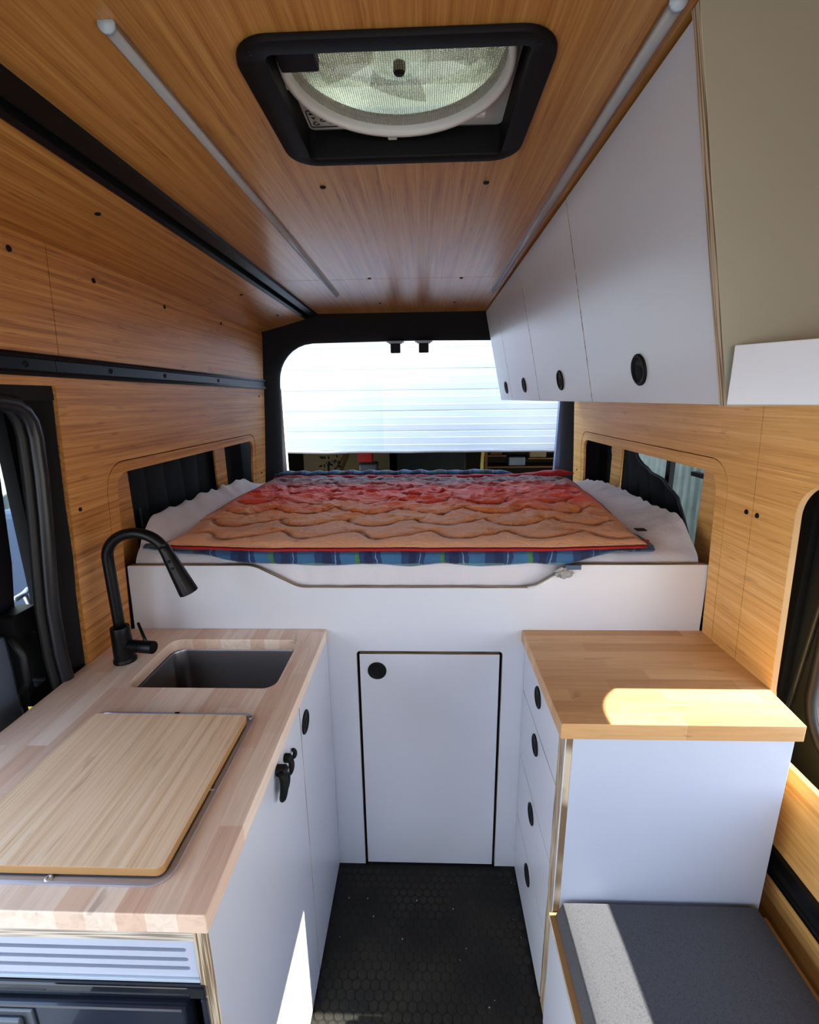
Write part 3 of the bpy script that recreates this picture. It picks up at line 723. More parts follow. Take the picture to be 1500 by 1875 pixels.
q = thing('sleeping_quilt', 'orange and coral stitched quilt with blue plaid lining spread on the bed', 'quilt', (0, 1.29, 1.12))
def q_front(x): return 1.292+.05*max(0, (abs(x+.05)-.35)/.45)**2*.9+.006*noise.noise(Vector((x*7, 0, 2)))
def q_side(s, y): return (-.800+.02*(y-1.3)+.01*noise.noise(Vector((y*6, 1, 0)))) if s < 0 else (.652+.075*(y-1.3)+.012*noise.noise(Vector((y*6, 5, 0))))
def stitch(x, y):
    v = (y-1.29)/.145+.12*noise.noise(Vector((x*2, y*2, 4))); u = x/.24
    def w_(off): return (v+.38*abs(math.sin(PI*(u+off))))
    a = w_(0); row = math.floor(a)
    f = a-row
    # alternate rows shift half a lobe
    b = v+.55*abs(math.sin(PI*(u+.17*math.floor(v)+.08*math.sin(v*5)))); g_ = b-math.floor(b)
    return g_
bm = NB(); NX, NY = 230, 150; lay = bm.verts.layers.float.new('stitch'); G = []
for j in range(NY):
    row = []
    for i in range(NX):
        s = i/(NX-1); tt = j/(NY-1)
        y0 = q_front(-.8+1.45*s); y = y0+(2.37-y0)*tt
        x = q_side(-1, y)*(1-s)+q_side(1, y)*s
        g_ = stitch(x, y); d = min(g_, 1-g_); puff = min(1, d/.25)**.55
        e = min(1, min(s, 1-s, tt*.6+.003)*30)
        z = 1.148+.013*puff*e+.012*min(1, e+.5)
        z += .018*min(1, max(0, (y-1.5)/.4))
        wx, wy = x+.05*noise.noise(Vector((x*6, y*6, 20))), y+.05*noise.noise(Vector((x*6, y*6, 30)))
        wr_ = (1-abs(noise.noise(Vector((wx*8+wy*5, wy*10-wx*4, 5))))*2)**2+.6*(1-abs(noise.noise(Vector((wx*15-wy*7, wy*22+wx*5, 9))))*2)**2
        amp = .0035+.0075*min(1, max(0, (y-1.42)/.5))
        z += (wr_-.9)*amp*e
        lx = max(0, (-x-.70)/.1); z += .014*lx*min(1, max(0, (y-1.4)/.2))
        vv = bm.verts.new((x, y, z)); vv[lay] = max(0, 1-d/.075)*min(1, e*1.5); row.append(vv)
    G.append(row)
for A, B in zip(G, G[1:]):
    for i in range(NX-1): bm.faces.new([A[i], A[i+1], B[i+1], B[i]])
edgeF = [tuple(v.co) for v in G[0]]; edgeL = [tuple(r_[0].co) for r_ in G]; edgeR = [tuple(r_[-1].co) for r_ in G]
qt = obj('quilt_top', bm, M['quilt'], q, smooth=True)
bm = NB(); tube(bm, [(a, b-.003, c-.006) for a, b, c in edgeF[::3]], .0055, 8); obj('binding', bm, M['binding'], q, smooth=True)
bm = NB(); tube(bm, [(a, b, c-.004) for a, b, c in edgeL[::4]], .005, 8); obj('binding', bm, M['binding'], q, smooth=True)
bm = NB(); tube(bm, [(a, b, c-.004) for a, b, c in edgeR[::4]], .005, 8); obj('binding', bm, M['binding'], q, smooth=True)
bm = NB(); box(bm, .645, .672, 1.352, 1.36, 1.148, 1.158); obj('corner_tab', bm, M['binding'], q, bevel=.002)
# plaid lining peeking out beneath the front edge
bm = NB(); G = []; NS = 18
for i in range(200):
    s = i/199; x = -.862+(.668+.862)*s
    sag = max(0, 1-abs(x+.04)/.58)
    if s < .02 or s > .98: k = .35
    else: k = 1
    zt_ = 1.155-.006*sag; zb = 1.122-.016*min(1, sag*3)+(.02 if x < -.6 else 0)*min(1, (-x-.6)/.2 if x < -.6 else 0)+(.016*min(1, (x-.42)/.15) if x > .42 else 0)
    zb += .004*noise.noise(Vector((x*11, 0, 0)))+.003*math.sin(x*26)
    yf = q_front(x)-.016+.004*noise.noise(Vector((x*14, 3, 0)))
    sec = [(yf+.25, zt_), (yf+.05, zt_), (yf+.012, zt_-.002), (yf+.002, zt_-.012), (yf, (zt_+zb)/2), (yf-.001, zb+.008), (yf+.006, zb), (yf+.014, zb+.004), (yf+.05, 1.125), (yf+.25, 1.13)]
    G.append([bm.verts.new((x, y_+.002*noise.noise(Vector((x*40, z_*30, 1))), z_)) for y_, z_ in sec])
for A, B in zip(G, G[1:]):
    for k in range(len(A)-1): bm.faces.new([A[k], A[k+1], B[k+1], B[k]])
obj('plaid_lining', bm, M['plaid'], q, smooth=True)
# rolled rear edge: red hem and plaid behind it
def roll(x0, x1, yf, zf, rf, n=130, flat=1.5):
    b = NB(); pts = []; rs = []
    for i in range(n):
        s = i/(n-1); x = x0+(x1-x0)*s
        pts.append(Vector((x, yf(x)+.008*noise.noise(Vector((x*6, 0, 1))), zf(x)+.004*noise.noise(Vector((x*9, 0, 7))))))
        e = min(1, min(s, 1-s)*14+.25); rs.append(rf(x)*e*(1+.25*noise.noise(Vector((x*16, 2, 0)))))
    rings = []
    for p, r_ in zip(pts, rs):
        rings.append([b.verts.new(p+Vector((0, math.cos(2*PI*k/14)*r_*flat, math.sin(2*PI*k/14)*r_*(1+.12*math.sin(p.x*70+k))))) for k in range(14)])
    for A, B in zip(rings, rings[1:]):
        for k in range(14): b.faces.new([A[k], A[(k+1) % 14], B[(k+1) % 14], B[k]])
    b.faces.new(rings[0][::-1]); b.faces.new(rings[-1]); return b
obj('rolled_hem', roll(-.79, .755, lambda x: 2.370, lambda x: 1.184+(.012*max(0, (x-.4)/.3) if x > .4 else 0), lambda x: .013+(.012*min(1, (x-.5)/.15) if x > .5 else 0)), M['bindroll'], q, smooth=True)
obj('plaid_fold', roll(-.80, .46, lambda x: 2.43, lambda x: 1.188, lambda x: .024), M['plaid'], q, smooth=True)
bm = NB(); box(bm, .40, .445, 1.262, 1.268, 1.098, 1.112); obj('care_label', bm, M['tarp'], q, bevel=.001)
bm = NB(); box(bm, .655, .685, 1.40, 1.425, 1.172, 1.176); obj('loop_tab', bm, M['black'], q, bevel=.001)

# quilted window covers
def cover_left():
    b = NB(); G = []; ny, nz = 90, 40
    for j in range(nz):
        z = .95+(1.46-.95)*j/(nz-1); row = []
        for i in range(ny):
            y = 1.42+(2.07-1.42)*i/(ny-1)
            ph = (y-1.42)/.125; pf = abs(math.sin(PI*ph))**.3
            x = -.966+.010*pf+.006*noise.noise(Vector((y*7, z*5, 0)))
            row.append(b.verts.new((x, y, z)))
        G.append(row)
    for A, B in zip(G, G[1:]):
        for i in range(ny-1): b.faces.new([A[i], A[i+1], B[i+1], B[i]])
    return b
c = thing('window_cover', 'black quilted blackout panel fitted in the left rear window', 'window cover', (-.96, 1.7, .95))
obj('quilted_panel', cover_left(), M['cover'], c, smooth=True)
bm = NB(); box(bm, -.953, -.949, 1.475, 1.482, 1.17, 1.235); obj('pull_loop', bm, M['keygrey'], c)
c = thing('window_cover', 'black quilted blackout panel sagging half off the right rear window', 'window cover', (.89, 1.8, 1.0))
prof = [(2.075, 1.372), (2.04, 1.368), (1.98, 1.352), (1.92, 1.328), (1.87, 1.305), (1.82, 1.292), (1.76, 1.285), (1.70, 1.272), (1.64, 1.248), (1.60, 1.222), (1.56, 1.19), (1.53, 1.15), (1.51, 1.10), (1.50, 1.02)]
def ctop(y):
    P = sorted(prof)
    return lerp_tab(P, y)
bm = NB(); G = []; ny, nz = 80, 26
for i in range(ny):
    y = 1.50+(2.085-1.50)*i/(ny-1); top = ctop(y)
    col = []
    for j in range(nz):
        s = j/(nz-1); z = .98+(top-.98)*s; ph = (y-1.50+.10*(1-s))/.115
        x = .902-.012*abs(math.sin(PI*ph))**.5-.02*max(0, s-.6)*(1 if y < 1.95 else .3)+.004*noise.noise(Vector((y*8, z*8, 2)))
        col.append(bm.verts.new((x-.008, y, z)))
    G.append(col)
for A, B in zip(G, G[1:]):
    for i in range(nz-1): bm.faces.new([A[i], A[i+1], B[i+1], B[i]])
hem = [tuple(cc[-1].co) for cc in G]
obj('quilted_panel', bm, M['cover'], c, smooth=True)
bm = NB(); tube(bm, hem[::3], .006, 8); obj('hem_binding', bm, M['rubber'], c, smooth=True)

# ================================================================== LEFT GALLEY
CT = .9; CB = .867; LX = -.302
gal = thing('galley_cabinet', 'white laminate galley cabinet under the left worktop', 'cabinet', (-.6, .88, 0))
def lamdoor(parent, name, x0, x1, y0, y1, z0, z1, ax, lab=None):
    b = NB(); panel(b, x0, x1, y0, y1, z0, z1, ax); return obj(name, b, [M['lam'], M['ply'] if ax == 'x' else M['plyy']], parent, bevel=.0008, label=lab)
bm = NB(); box(bm, -.88, LX-.02, 1.262, 1.275, .0, CB-.002); box(bm, -.90, -.885, .48, 1.26, 0, CB-.002); box(bm, -.88, LX-.02, .50, 1.262, 0, .02)
obj('carcass', bm, M['ply'], gal)
dn = lamdoor(gal, 'side_door', LX-.018, LX, .4765, .9535, .012, CB-.0015, 'x')
df = lamdoor(gal, 'side_door', LX-.018, LX, .9565, 1.279, .012, CB-.0015, 'x')
pull(df, (LX, .993, .798), (1, 0, 0))
# latch: two black pivoting arms on the near door
lt = bpy.data.objects.new('door_latch', None); COL.objects.link(lt); lt.parent = dn; lt.location = Vector((LX, .83, .79))-wloc(dn)
def arm(b, y, z0, z1, r0, r1, x, lean=.0):
    n = 12; pts = []; rs = []
    for k in range(n):
        s = k/(n-1); pts.append((x+.006*math.sin(PI*s), y+lean*s+.003*math.sin(2*PI*s), z0+(z1-z0)*s)); rs.append((r0+(r1-r0)*s)*(1+.25*math.sin(PI*s))*(.75 if k in (0, n-1) else 1))
    return tube(b, pts, rs, 12, up=(1, 0, 0), flat=.8)
bm = NB(); arm(bm, .764, .858, .795, .0080, .0080, LX+.012); arm(bm, .782, .856, .799, .0075, .0090, LX+.010, .003); lathe(bm, [(0, .010), (.007, .009), (.0115, .004), (.0115, -.012)], (LX+.014, .778, .853), (1, 0, 0), 20)
obj('latch_handle', bm, M['black'], dn, smooth=True)
bm = NB(); lathe(bm, [(0, .0022), (.003, .0018), (.004, .0)], (LX+.0235, .778, .853), (1, 0, 0), 14); obj('pivot_pin', bm, M['keygrey'], dn, smooth=True)
bm = NB(); arm(bm, .828, .838, .797, .0065, .0055, LX+.008); lathe(bm, [(0, .009), (.006, .008), (.0095, .004), (.0095, -.006)], (LX+.007, .828, .838), (1, 0, 0), 16); tube(bm, [(LX+.004, .836, .80), (LX+.004, .838, .785)], .0025, 8)
obj('latch_catch', bm, M['black'], dn, smooth=True)
bm = NB(); arm(bm, .868, .824, .803, .0040, .0045, LX+.004); obj('latch_keeper', bm, M['black'], dn, smooth=True)
bpy.data.objects.remove(lt)
# front end of the galley: plywood edges, slotted vent board
bm = NB(); box(bm, -.325, LX-.0182, .4765, .50, .012, CB-.0015); obj('end_upright', bm, M['ply'], gal)
bm = NB(); box(bm, -.90, -.3255, .4775, .56, .846, CB-.0015); obj('top_rail', bm, M['plyz'], gal)
bm = NB()
slots = [rrect(-.86, xe, z-.0036, z+.0036, .0034, 5) for xe, z in ((-.341, .824), (-.340, .806), (-.339, .789))]
prism(bm, [(-.90, .772), (-.326, .772), (-.326, .8455), (-.90, .8455)], slots, .481, .493, fXZ); obj('vent_panel', bm, M['lamshade'], gal)
bm = NB(); box(bm, -.89, -.33, .500, .505, .775, .842); obj('vent_backing', bm, M['keygrey'], gal)

# worktop
wt = thing('worktop', 'washed maple butcher-block worktop with a sink cutout, left of the aisle', 'worktop', (-.6, .473, CB))
bm = NB(); SK = rrect(-.740, -.368, .982, 1.214, .032, 8)
prism(bm, [(-.301, .473), (-.301, 1.279), (-.906, 1.279), (-.906, .473)], [SK], CB, CT, fXY)
obj('butcher_block', bm, M['butcher_l'], wt, bevel=.0015)

# sink
sk = thing('sink', 'undermounted stainless steel sink basin set in the left worktop', 'sink', (-.554, 1.1, .69))
bm = NB()
def ringloop(b, x0, x1, y0, y1, r, z, n=6): return [b.verts.new((a, c_, z)) for a, c_ in rrect(x0, x1, y0, y1, r, n)]
levels = [(-.775, -.345, .962, 1.245, .045, .8662), (-.738, -.366, .984, 1.216, .035, .8662), (-.736, -.368, .986, 1.214, .034, .860), (-.730, -.374, .992, 1.208, .034, .72), (-.715, -.389, 1.005, 1.195, .03, .708), (-.60, -.50, 1.08, 1.13, .02, .704)]
R_ = [ringloop(bm, *l) for l in levels]
for A, B in zip(R_, R_[1:]):
    n = len(A)
    for k in range(n): bm.faces.new([A[k], A[(k+1) % n], B[(k+1) % n], B[k]])
bm.faces.new(R_[-1])
autosmooth(obj('basin', bm, M['sinksteel'], sk), 50)
bm = NB(); lathe(bm, [(0, -.002), (.012, -.002), (.02, .001), (.028, .0025), (.033, .0)], (-.552, 1.105, .7045), seg=28); obj('drain', bm, M['chrome'], sk, smooth=True)

# faucet
fc = thing('faucet', 'matte black gooseneck pull-down faucet behind the sink', 'faucet', (-.816, 1.10, CT))
FY = 1.10; FX = -.812
bm = NB(); lathe(bm, [(0, 0), (.0285, 0), (.0285, .006), (.0265, .010), (.0265, .0101)], (FX, FY, CT+.0002), seg=36)
autosmooth(obj('base_ring', bm, M['blackm'], fc))
bm = NB(); lathe(bm, [(.0255, .010), (.0250, .035), (.0235, .080), (.0235, .096), (.0225, .100), (.0145, .100), (.0145, .098)], (FX, FY, CT), seg=36); autosmooth(obj('body', bm, M['blackm'], fc))
pts = [(FX, FY, CT+.095)]; 
pts += [(FX, FY, CT+.095+.195*k/8) for k in range(1, 9)]
cxx, czz, rr = FX+.0795, CT+.290, .0795
for k in range(1, 19):
    a = PI-(PI*.86)*k/18; pts.append((cxx+rr*math.cos(a), FY-.0*k, czz+rr*math.sin(a)*.86))
last = Vector(pts[-1]); dirn = (Vector(pts[-1])-Vector(pts[-2])).normalized()
bm = NB(); tube(bm, pts, .0137, 20, up=(0, 1, 0)); obj('spout', bm, M['blackm'], fc, smooth=True)
tip = Vector((-.612, FY, 1.098)); dirn = (tip-last).normalized(); Ls = (tip-last).length
bm = NB(); lathe(bm, [(.0139, -.002), (.0148, 0), (.0150, .012), (.0165, .03), (.0215, Ls*.75), (.0235, Ls*.95), (.0235, Ls), (.020, Ls+.002), (.0195, Ls-.001), (0, Ls-.001)], last, dirn, 28)
sh = autosmooth(obj('spray_head', bm, M['blackm'], fc), 40)
for s in (.035, .055):
    c_ = last+dirn*s+Vector((0, -1, 0))*.016+Vector((dirn.z, 0, -dirn.x))*-.004
    bm = NB(); lathe(bm, [(0, .0035), (.003, .003), (.0045, 0)], c_, (0, -1, .15), 14); obj('spray_button', bm, M['black'], sh, smooth=True)
bm = NB(); d_ = Vector((1, -.12, 0)).normalized(); h0 = Vector((FX+.012, FY-.002, CT+.046))
lathe(bm, [(0, 0), (.0165, 0), (.0165, .040), (.0155, .0405), (.0155, .042), (.0168, .0425), (.0168, .078), (.0158, .080), (0, .080)], h0, d_, 28); hv = autosmooth(obj('handle_valve', bm, M['blackm'], fc), 30)
bm = NB(); p0 = h0+d_*.060+Vector((0, 0, .012)); tube(bm, [p0, p0+Vector((-.006, .004, .012)), p0+Vector((-.034, .030, .042))], [.0042, .0042, .0036], 10); obj('lever', bm, M['blackm'], hv, smooth=True)

# cooktop tray and cutting board
tr = thing('cooktop_tray', 'stainless steel cooktop surround let into the left worktop', 'cooktop', (-.558, .7, CT))
bm = NB(); o1 = rrect(-.743, -.374, .508, .885, .030, 8); i1 = rrect(-.7395, -.3775, .5115, .8815, .027, 8); i2 = rrect(-.736, -.384, .520, .878, .020, 8)
secs = [(o1, CT+.0001), (o1, CT+.0035), (i1, CT+.004), (rrect(-.7385, -.3785, .5125, .8805, .026, 8), CT+.0022), (i2, CT+.0018), (i2, CT+.0006)]
Ls_ = [[bm.verts.new((a, b, z)) for a, b in l] for l, z in secs]
for A, B in zip(Ls_, Ls_[1:]):
    n = len(A)
    for k in range(n): bm.faces.new([A[k], A[(k+1) % n], B[(k+1) % n], B[k]])
bm.faces.new(Ls_[-1]); autosmooth(obj('steel_rim', bm, M['steel'], tr), 40)
for (x, y) in ((-.553, .5155), (-.385, .872)):
    bm = NB(); lathe(bm, [(0, .0030), (.0018, .0018), (.0026, .0034), (.0052, .0026), (.0062, 0)], (x, y, CT+.002), seg=16); obj('rim_screw', bm, M['steel'], tr, smooth=True)
bm = NB(); box(bm, -.3865, -.376, .6765, .6785, CT+.0021, CT+.0040); obj('hinge_pin', bm, M['gasket'], tr)
bm = NB(); box(bm, -.560, -.548, .8800, .8855, CT+.002, CT+.0052); obj('rim_clip', bm, M['chrome'], tr, bevel=.001)
bm = NB(); prism(bm, rrect(-.728, -.386, .521, .860, .010, 6), [], CT+.0045, CT+.0185, fXY, rim=1)
single('cutting_board', bm, [M['bam_board'], M['bam_edge']], 'large pale bamboo cutting board lying over the cooktop', 'cutting board', bevel=.002)

# fridge
fr = thing('refrigerator', 'dark glossy built-in fridge below the slotted white vent panel', 'refrigerator', (-.61, .48, .25))
bm = NB(); box(bm, -.89, -.3265, .505, .90, .10, .768); obj('fridge_body', bm, M['black'], fr)
bm = NB(); box(bm, -.895, -.3255, .4775, .50, .7655, .7715); obj('top_gasket', bm, M['gasket'], fr, bevel=.001)
bm = NB(); box(bm, -.895, -.3185, .472, .50, .7425, .7645); obj('top_trim', bm, M['fridgebar'], fr, bevel=.002)
bm = NB(); box(bm, -.3265, -.3185, .472, .50, .10, .7405); obj('side_trim', bm, M['fridge'], fr, bevel=.002)
bm = NB(); box(bm, -.89, -.3455, .462, .492, .12, .7385); fd = obj('fridge_door', bm, M['fridge'], fr, bevel=.004)
bm = NB(); box(bm, -.660, -.566, .4585, .463, .30, .7335); ph = obj('handle_plate', bm, M['keygrey'], fr, bevel=.002)
bm = NB(); box(bm, -.638, -.580, .452, .4588, .684, .7245); obj('latch_button', bm, M['keygrey'], ph, bevel=.004)
bm = NB(); box(bm, -.632, -.582, .4545, .4590, .664, .679); obj('latch_inset', bm, M['gasket'], ph, bevel=.003)

# ================================================================== RIGHT DRAWER CABINET
RX = .302
dc = thing('drawer_cabinet', 'white drawer cabinet with four drawers to the right of the aisle', 'cabinet', (.55, .87, 0))
bm = NB(); panel(bm, .3185, .786, .870, .888, .0, .861, 'y'); obj('end_panel', bm, [M['lamshade'], M['plyy']], dc, bevel=.0008)
bm = NB(); box(bm, RX+.002, .3182, .8705, .9125, .0, .861); obj('corner_upright', bm, M['plyy'], dc)
bm = NB(); box(bm, RX+.0005, RX+.0025, .8700, .8735, .0, .861); obj('corner_edge', bm, M['lam'], dc)
bm = NB(); box(bm, .325, .786, .889, 1.275, .0, .86); obj('carcass', bm, M['ply'], dc)
for (a, b, pz) in ((.6985, .859, .795), (.4675, .6960, .645), (.2365, .4650, .412), (.010, .2340, .188)):
    o = bm = NB(); panel(bm, RX, RX+.017, .9145, 1.279, a, b, 'x')
    dr = obj('drawer', bm, [M['lam'], M['ply']], dc, bevel=.0008); pull(dr, (RX, 1.103, pz), (-1, 0, 0))
bm = NB(); prism(bm, [(.290, .866), (.801, .866), (.818, 1.02), (.818, 1.284), (.290, 1.284)], [], .8615, .8995, fXY)
ct = single('countertop', bm, M['butcher_r'], 'honey maple countertop catching a patch of sun on the drawer cabinet', 'countertop', bevel=.0018)

# ================================================================== BENCH + CUSHION
be = thing('bench', 'white bench box with a plywood lid beside the drawer cabinet', 'bench', (.55, .4, 0))
bm = NB(); panel(bm, .300, .316, -.30, .868, 0, .356, 'x'); obj('side_board', bm, [M['lam'], M['ply']], be, bevel=.0008)
bm = NB(); box(bm, .317, .80, -.30, .868, 0, .3555); obj('box', bm, M['lam'], be)
bm = NB(); prism(bm, [(.294, -.30), (.806, -.30), (.806, .868), (.294, .868)], [], .3565, .372, fXY, rim=1); obj('lid', bm, [M['bam_edge'], M['plyz']], be, bevel=.001)
bm = NB(); box(bm, .307, .782, -.28, .862, .3725, .416)
bmesh.ops.subdivide_edges(bm, edges=bm.edges[:], cuts=10, use_grid_fill=True)
for v in bm.verts:
    if v.co.z > .41: v.co.z += .004*(1-((v.co.x-.545)/.24)**4)*(1 if v.co.y < .8 else .5)
    k = (v.co.z-.3725)/.044
    if v.co.x < .31: v.co.x += .014*k
    if v.co.x > .779: v.co.x -= .012*k
    if v.co.y > .859: v.co.y -= .004*k
cu = single('bench_cushion', bm, M['fabric'], 'charcoal fabric seat cushion half in sunlight on the bench', 'cushion', bevel=.006)
for p in cu.data.polygons: p.use_smooth = True
cu.modifiers['bevel'].angle_limit = math.radians(50)
cu.modifiers['bevel'].segments = 3

# ================================================================== OVERHEAD CABINETS
ys = [.6495, 1.142, 1.655, 2.166, 2.488]
XT, XB, ZT, ZB = .306, .397, 1.993, 1.566
names = ['nearest overhead cabinet, the widest-looking white door beside the plywood end', 'second overhead cabinet from the camera, white door with black round pull',
         'third overhead cabinet from the camera, slim white door', 'farthest overhead cabinet over the foot of the bed, narrow white door']
def facex(z, off=0): return XB+(XT-XB)*(z-ZB)/(ZT-ZB)+off
fnrm = Vector((-(ZT-ZB), 0, -(XB-XT))).normalized()
for i in range(4):
    y0, y1 = ys[i]+.0018, ys[i+1]-.0018
    oc = thing('overhead_cabinet', names[i], 'cabinet', (.6, (y0+y1)/2, ZB), 'overhead cabinets along the right wall')
    bm = NB(); A = []
    for y in (y0-.001, y1+.001):
        A.append([bm.verts.new(p) for p in ((XB+.020, y, ZB+.001), (.775, y, ZB+.001), (.748, y, ZT), (XT+.020, y, ZT))])
    for k in range(4): bm.faces.new([A[0][k], A[0][(k+1) % 4], A[1][(k+1) % 4], A[1][k]])
    bm.faces.new(A[0][::-1]); bm.faces.new(A[1]); obj('carcass', bm, M['ply'], oc)
    bm = NB(); panel(bm, 0, .016, y0, y1, ZB, ZT, 'x', lambda x, y, z: (facex(z, x), y, z))
    d_ = obj('door', bm, [M['lam'], M['ply']], oc, bevel=.0007)
    yy = [.879, 1.375, 1.865, 2.27][i]; zz = 1.624
    pull(d_, (facex(zz)-.0002, yy, zz), fnrm, .028)
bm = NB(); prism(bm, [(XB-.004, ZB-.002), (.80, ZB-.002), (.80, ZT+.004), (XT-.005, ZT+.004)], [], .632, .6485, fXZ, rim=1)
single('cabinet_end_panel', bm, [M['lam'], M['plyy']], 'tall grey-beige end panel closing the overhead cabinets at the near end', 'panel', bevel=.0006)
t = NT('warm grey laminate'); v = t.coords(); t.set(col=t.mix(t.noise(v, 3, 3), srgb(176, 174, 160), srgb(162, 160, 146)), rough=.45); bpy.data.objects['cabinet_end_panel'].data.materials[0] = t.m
# open shelf tray in front of the end panel
sf = thing('open_shelf', 'low white shelf lip angling toward the camera under the end panel', 'shelf', (.6, .5, ZB))
a, b = Vector((.386, .622)), Vector((.62, .345)); nn = Vector((.76, .65))*.014
bm = NB(); A = []
P = [a, b, Vector((.62, .10)), Vector((.634, .10)), b+Vector((.014, .006)), a+nn]
prism(bm, [tuple(p) for p in P], [], ZB+.0005, 1.6385, fXY, rim=None); obj('fascia', bm, M['lam'], sf, bevel=.0008)
bm = NB(); prism(bm, [(.40, .630), (.79, .630), (.79, .10), (.636, .10), (.636, .35)], [], ZB+.001, ZB+.013, fXY); obj('shelf_board', bm, M['ply'], sf)
# black track above, top right
single('ceiling_track', ext([(.60, 1.999), (.60, 1.982), (.66, 1.978), (.70, 1.985), (.70, 1.999)], FLOOR_Y0, .625), M['track'], 'black track on the ceiling at the upper right corner', 'track')

# ================================================================== OUTSIDE
bm = NB(); prism(bm, [(-14, -12), (14, -12), (14, 16), (-14, 16)], [], -.52, -.45, fXY); single('ground', bm, M['conc'], 'pale concrete yard around the van', 'ground', kind='structure', origin=(0, 0, -.45))
# raised sectional garage door
gd = thing('garage_door', 'large bright white ribbed garage door seen through the rear doorway', 'garage door', (0, 4.0, 1.14))
zz = 1.145; k = 0
while zz < 3.4:
    bm = NB(); h = .168
    G = []
    for i in range(60):
        x = -2.4+4.8*i/59
        col = []
        for j, (dz, dy) in enumerate(((0, .006), (.004, 0), (.05, -.004), (.054, 0), (.11, -.003), (.114, 0), (h-.009, 0), (h-.006, .006), (h, .006))):
            wob = (.012*noise.noise(Vector((x*1.7, zz*2, 0))) if k == 0 and j < 2 else 0)
            col.append(bm.verts.new((x, 4.0+dy+.008*noise.noise(Vector((x*1.5, zz*2+dz, 1))), zz+dz+wob)))
        G.append(col)
    for A, B in zip(G, G[1:]):
        for j in range(8): bm.faces.new([A[j], A[j+1], B[j+1], B[j]])
    obj('door_section', bm, M['gdoor'], gd, smooth=False)
    zz += h; k += 1
bm = NB(); box(bm, -2.4, 2.4, 4.012, 4.02, 1.15, 3.45); obj('door_backing', bm, M['gline'], gd)
bm = NB(); tube(bm, [(-2.4+4.8*i/40, 3.995, 1.138+.012*noise.noise(Vector((i*.35, 0, 0)))) for i in range(41)], .014, 8); obj('bottom_seal', bm, M['gline'], gd, smooth=True)
# garage shell
gs = thing('wall_garage', 'dark garage interior beyond the half-raised door', 'wall', (0, 5.5, -.45), kind='structure')
bm = NB(); box(bm, -2.6, 2.6, 7.0, 7.1, -.45, 3.6); obj('back_wall', bm, M['gdark'], gs)
bm = NB(); box(bm, -2.7, -2.6, 4.02, 7.1, -.45, 3.6); box(bm, 2.6, 2.7, 4.02, 7.1, -.45, 3.6); obj('side_walls', bm, M['gdark'], gs)
bm = NB(); box(bm, -2.7, 2.7, 4.02, 7.1, 3.5, 3.6); obj('roof', bm, M['gdark'], gs)
bm = NB(); box(bm, -4.5, -2.4, 3.96, 4.02, -.45, 3.6); box(bm, 2.4, 4.5, 3.96, 4.02, -.45, 3.6); obj('front_wall', bm, M['whitepaint'], gs)
# clutter in the strip under the door
def clut(name, lab, cat, b, m, **kw): return single(name, b, m, lab, cat, **kw)
bm = NB(); box(bm, -1.45, -.42, 5.5, 5.52, -.45, 1.35); clut('plywood_sheet', 'tan plywood sheet leaning at the left of the dark garage', 'board', bm, M['gtan'])
bm = NB(); box(bm, -.72, -.56, 4.95, 5.05, .92, 1.12); clut('red_box', 'small red box hanging in the dark garage behind the bed', 'box', bm, M['redpl'], bevel=.01)
bm = NB(); box(bm, -.72, -.52, 5.0, 5.2, -.45, .90); clut('storage_crate', 'grey crate under the red box in the garage', 'crate', bm, M['keygrey'], bevel=.02)
bm = NB(); tube(bm, [(-.95, 5.2, .8), (-.80, 5.2, 1.12)], .02, 8); tube(bm, [(-1.02, 5.2, .8), (-.80, 5.2, 1.13)], .012, 8); clut('timber_brace', 'slanted timber brace against the garage board', 'timber', bm, M['gbrown'])
st_ = thing('potted_shrub', 'dark spindly plant silhouette under the garage door', 'plant', (-1.04, 5.0, -.45))
bm = NB(); lathe(bm, [(0, 0), (.10, 0), (.13, .3), (.12, .3), (.11, .25), (0, .25)], (-1.04, 5.0, -.45), seg=20); obj('pot', bm, M['gbrown'], st_, smooth=True)
bm = NB(); tube(bm, [(-1.04, 5.0, -.2), (-1.03, 5.0, .4), (-1.05, 5.0, .9)], .012, 8)
for i in range(60):
    x, y, z = -1.04+random.uniform(-.10, .12), 5.0+random.uniform(-.05, .05), random.uniform(.72, 1.1); s = random.uniform(.012, .03); an = random.uniform(0, PI)
    u_ = Vector((math.cos(an), 0, math.sin(an)))*s; w_ = Vector((-math.sin(an), .3, math.cos(an)))*s*.5; c_ = Vector((x, y, z))
    bm.faces.new([bm.verts.new(c_-u_), bm.verts.new(c_-w_), bm.verts.new(c_+u_), bm.verts.new(c_+w_)])
obj('foliage', bm, M['darkint'], st_)
bm = NB(); box(bm, -.35, .50, 5.6, 5.9, -.45, 1.04); clut('tool_chest', 'wide dark tool chest in the middle of the garage', 'chest', bm, plain('chest green', srgb(40, 46, 42), .5), bevel=.02)
bm = NB(); G = []
for i in range(14):
    z = 1.2-.9*i/13; x = .615-.03*math.sin(i*.35); G.append([bm.verts.new((x-.017, 4.75, z)), bm.verts.new((x+.017, 4.76, z))])
for A, B in zip(G, G[1:]): bm.faces.new([A[0], A[1], B[1], B[0]])
clut('webbing_strap', 'pale yellow webbing strap hanging under the garage door', 'strap', bm, M['strap'])
for i, (x0, x1, z0, z1, m) in enumerate(((.70, .83, .98, 1.08, 'gbrown'), (.90, 1.08, .86, .96, 'keygrey'), (1.12, 1.3, .95, 1.05, 'gtan'))):
    bm = NB(); box(bm, x0, x1, 5.0, 5.2, z0, z1); clut('shelf_box', ['small brown box on the dark garage shelf', 'low grey box lower on the garage shelf', 'tan box at the right of the garage shelf'][i], 'box', bm, M[m], bevel=.01, group='boxes on the garage shelf')
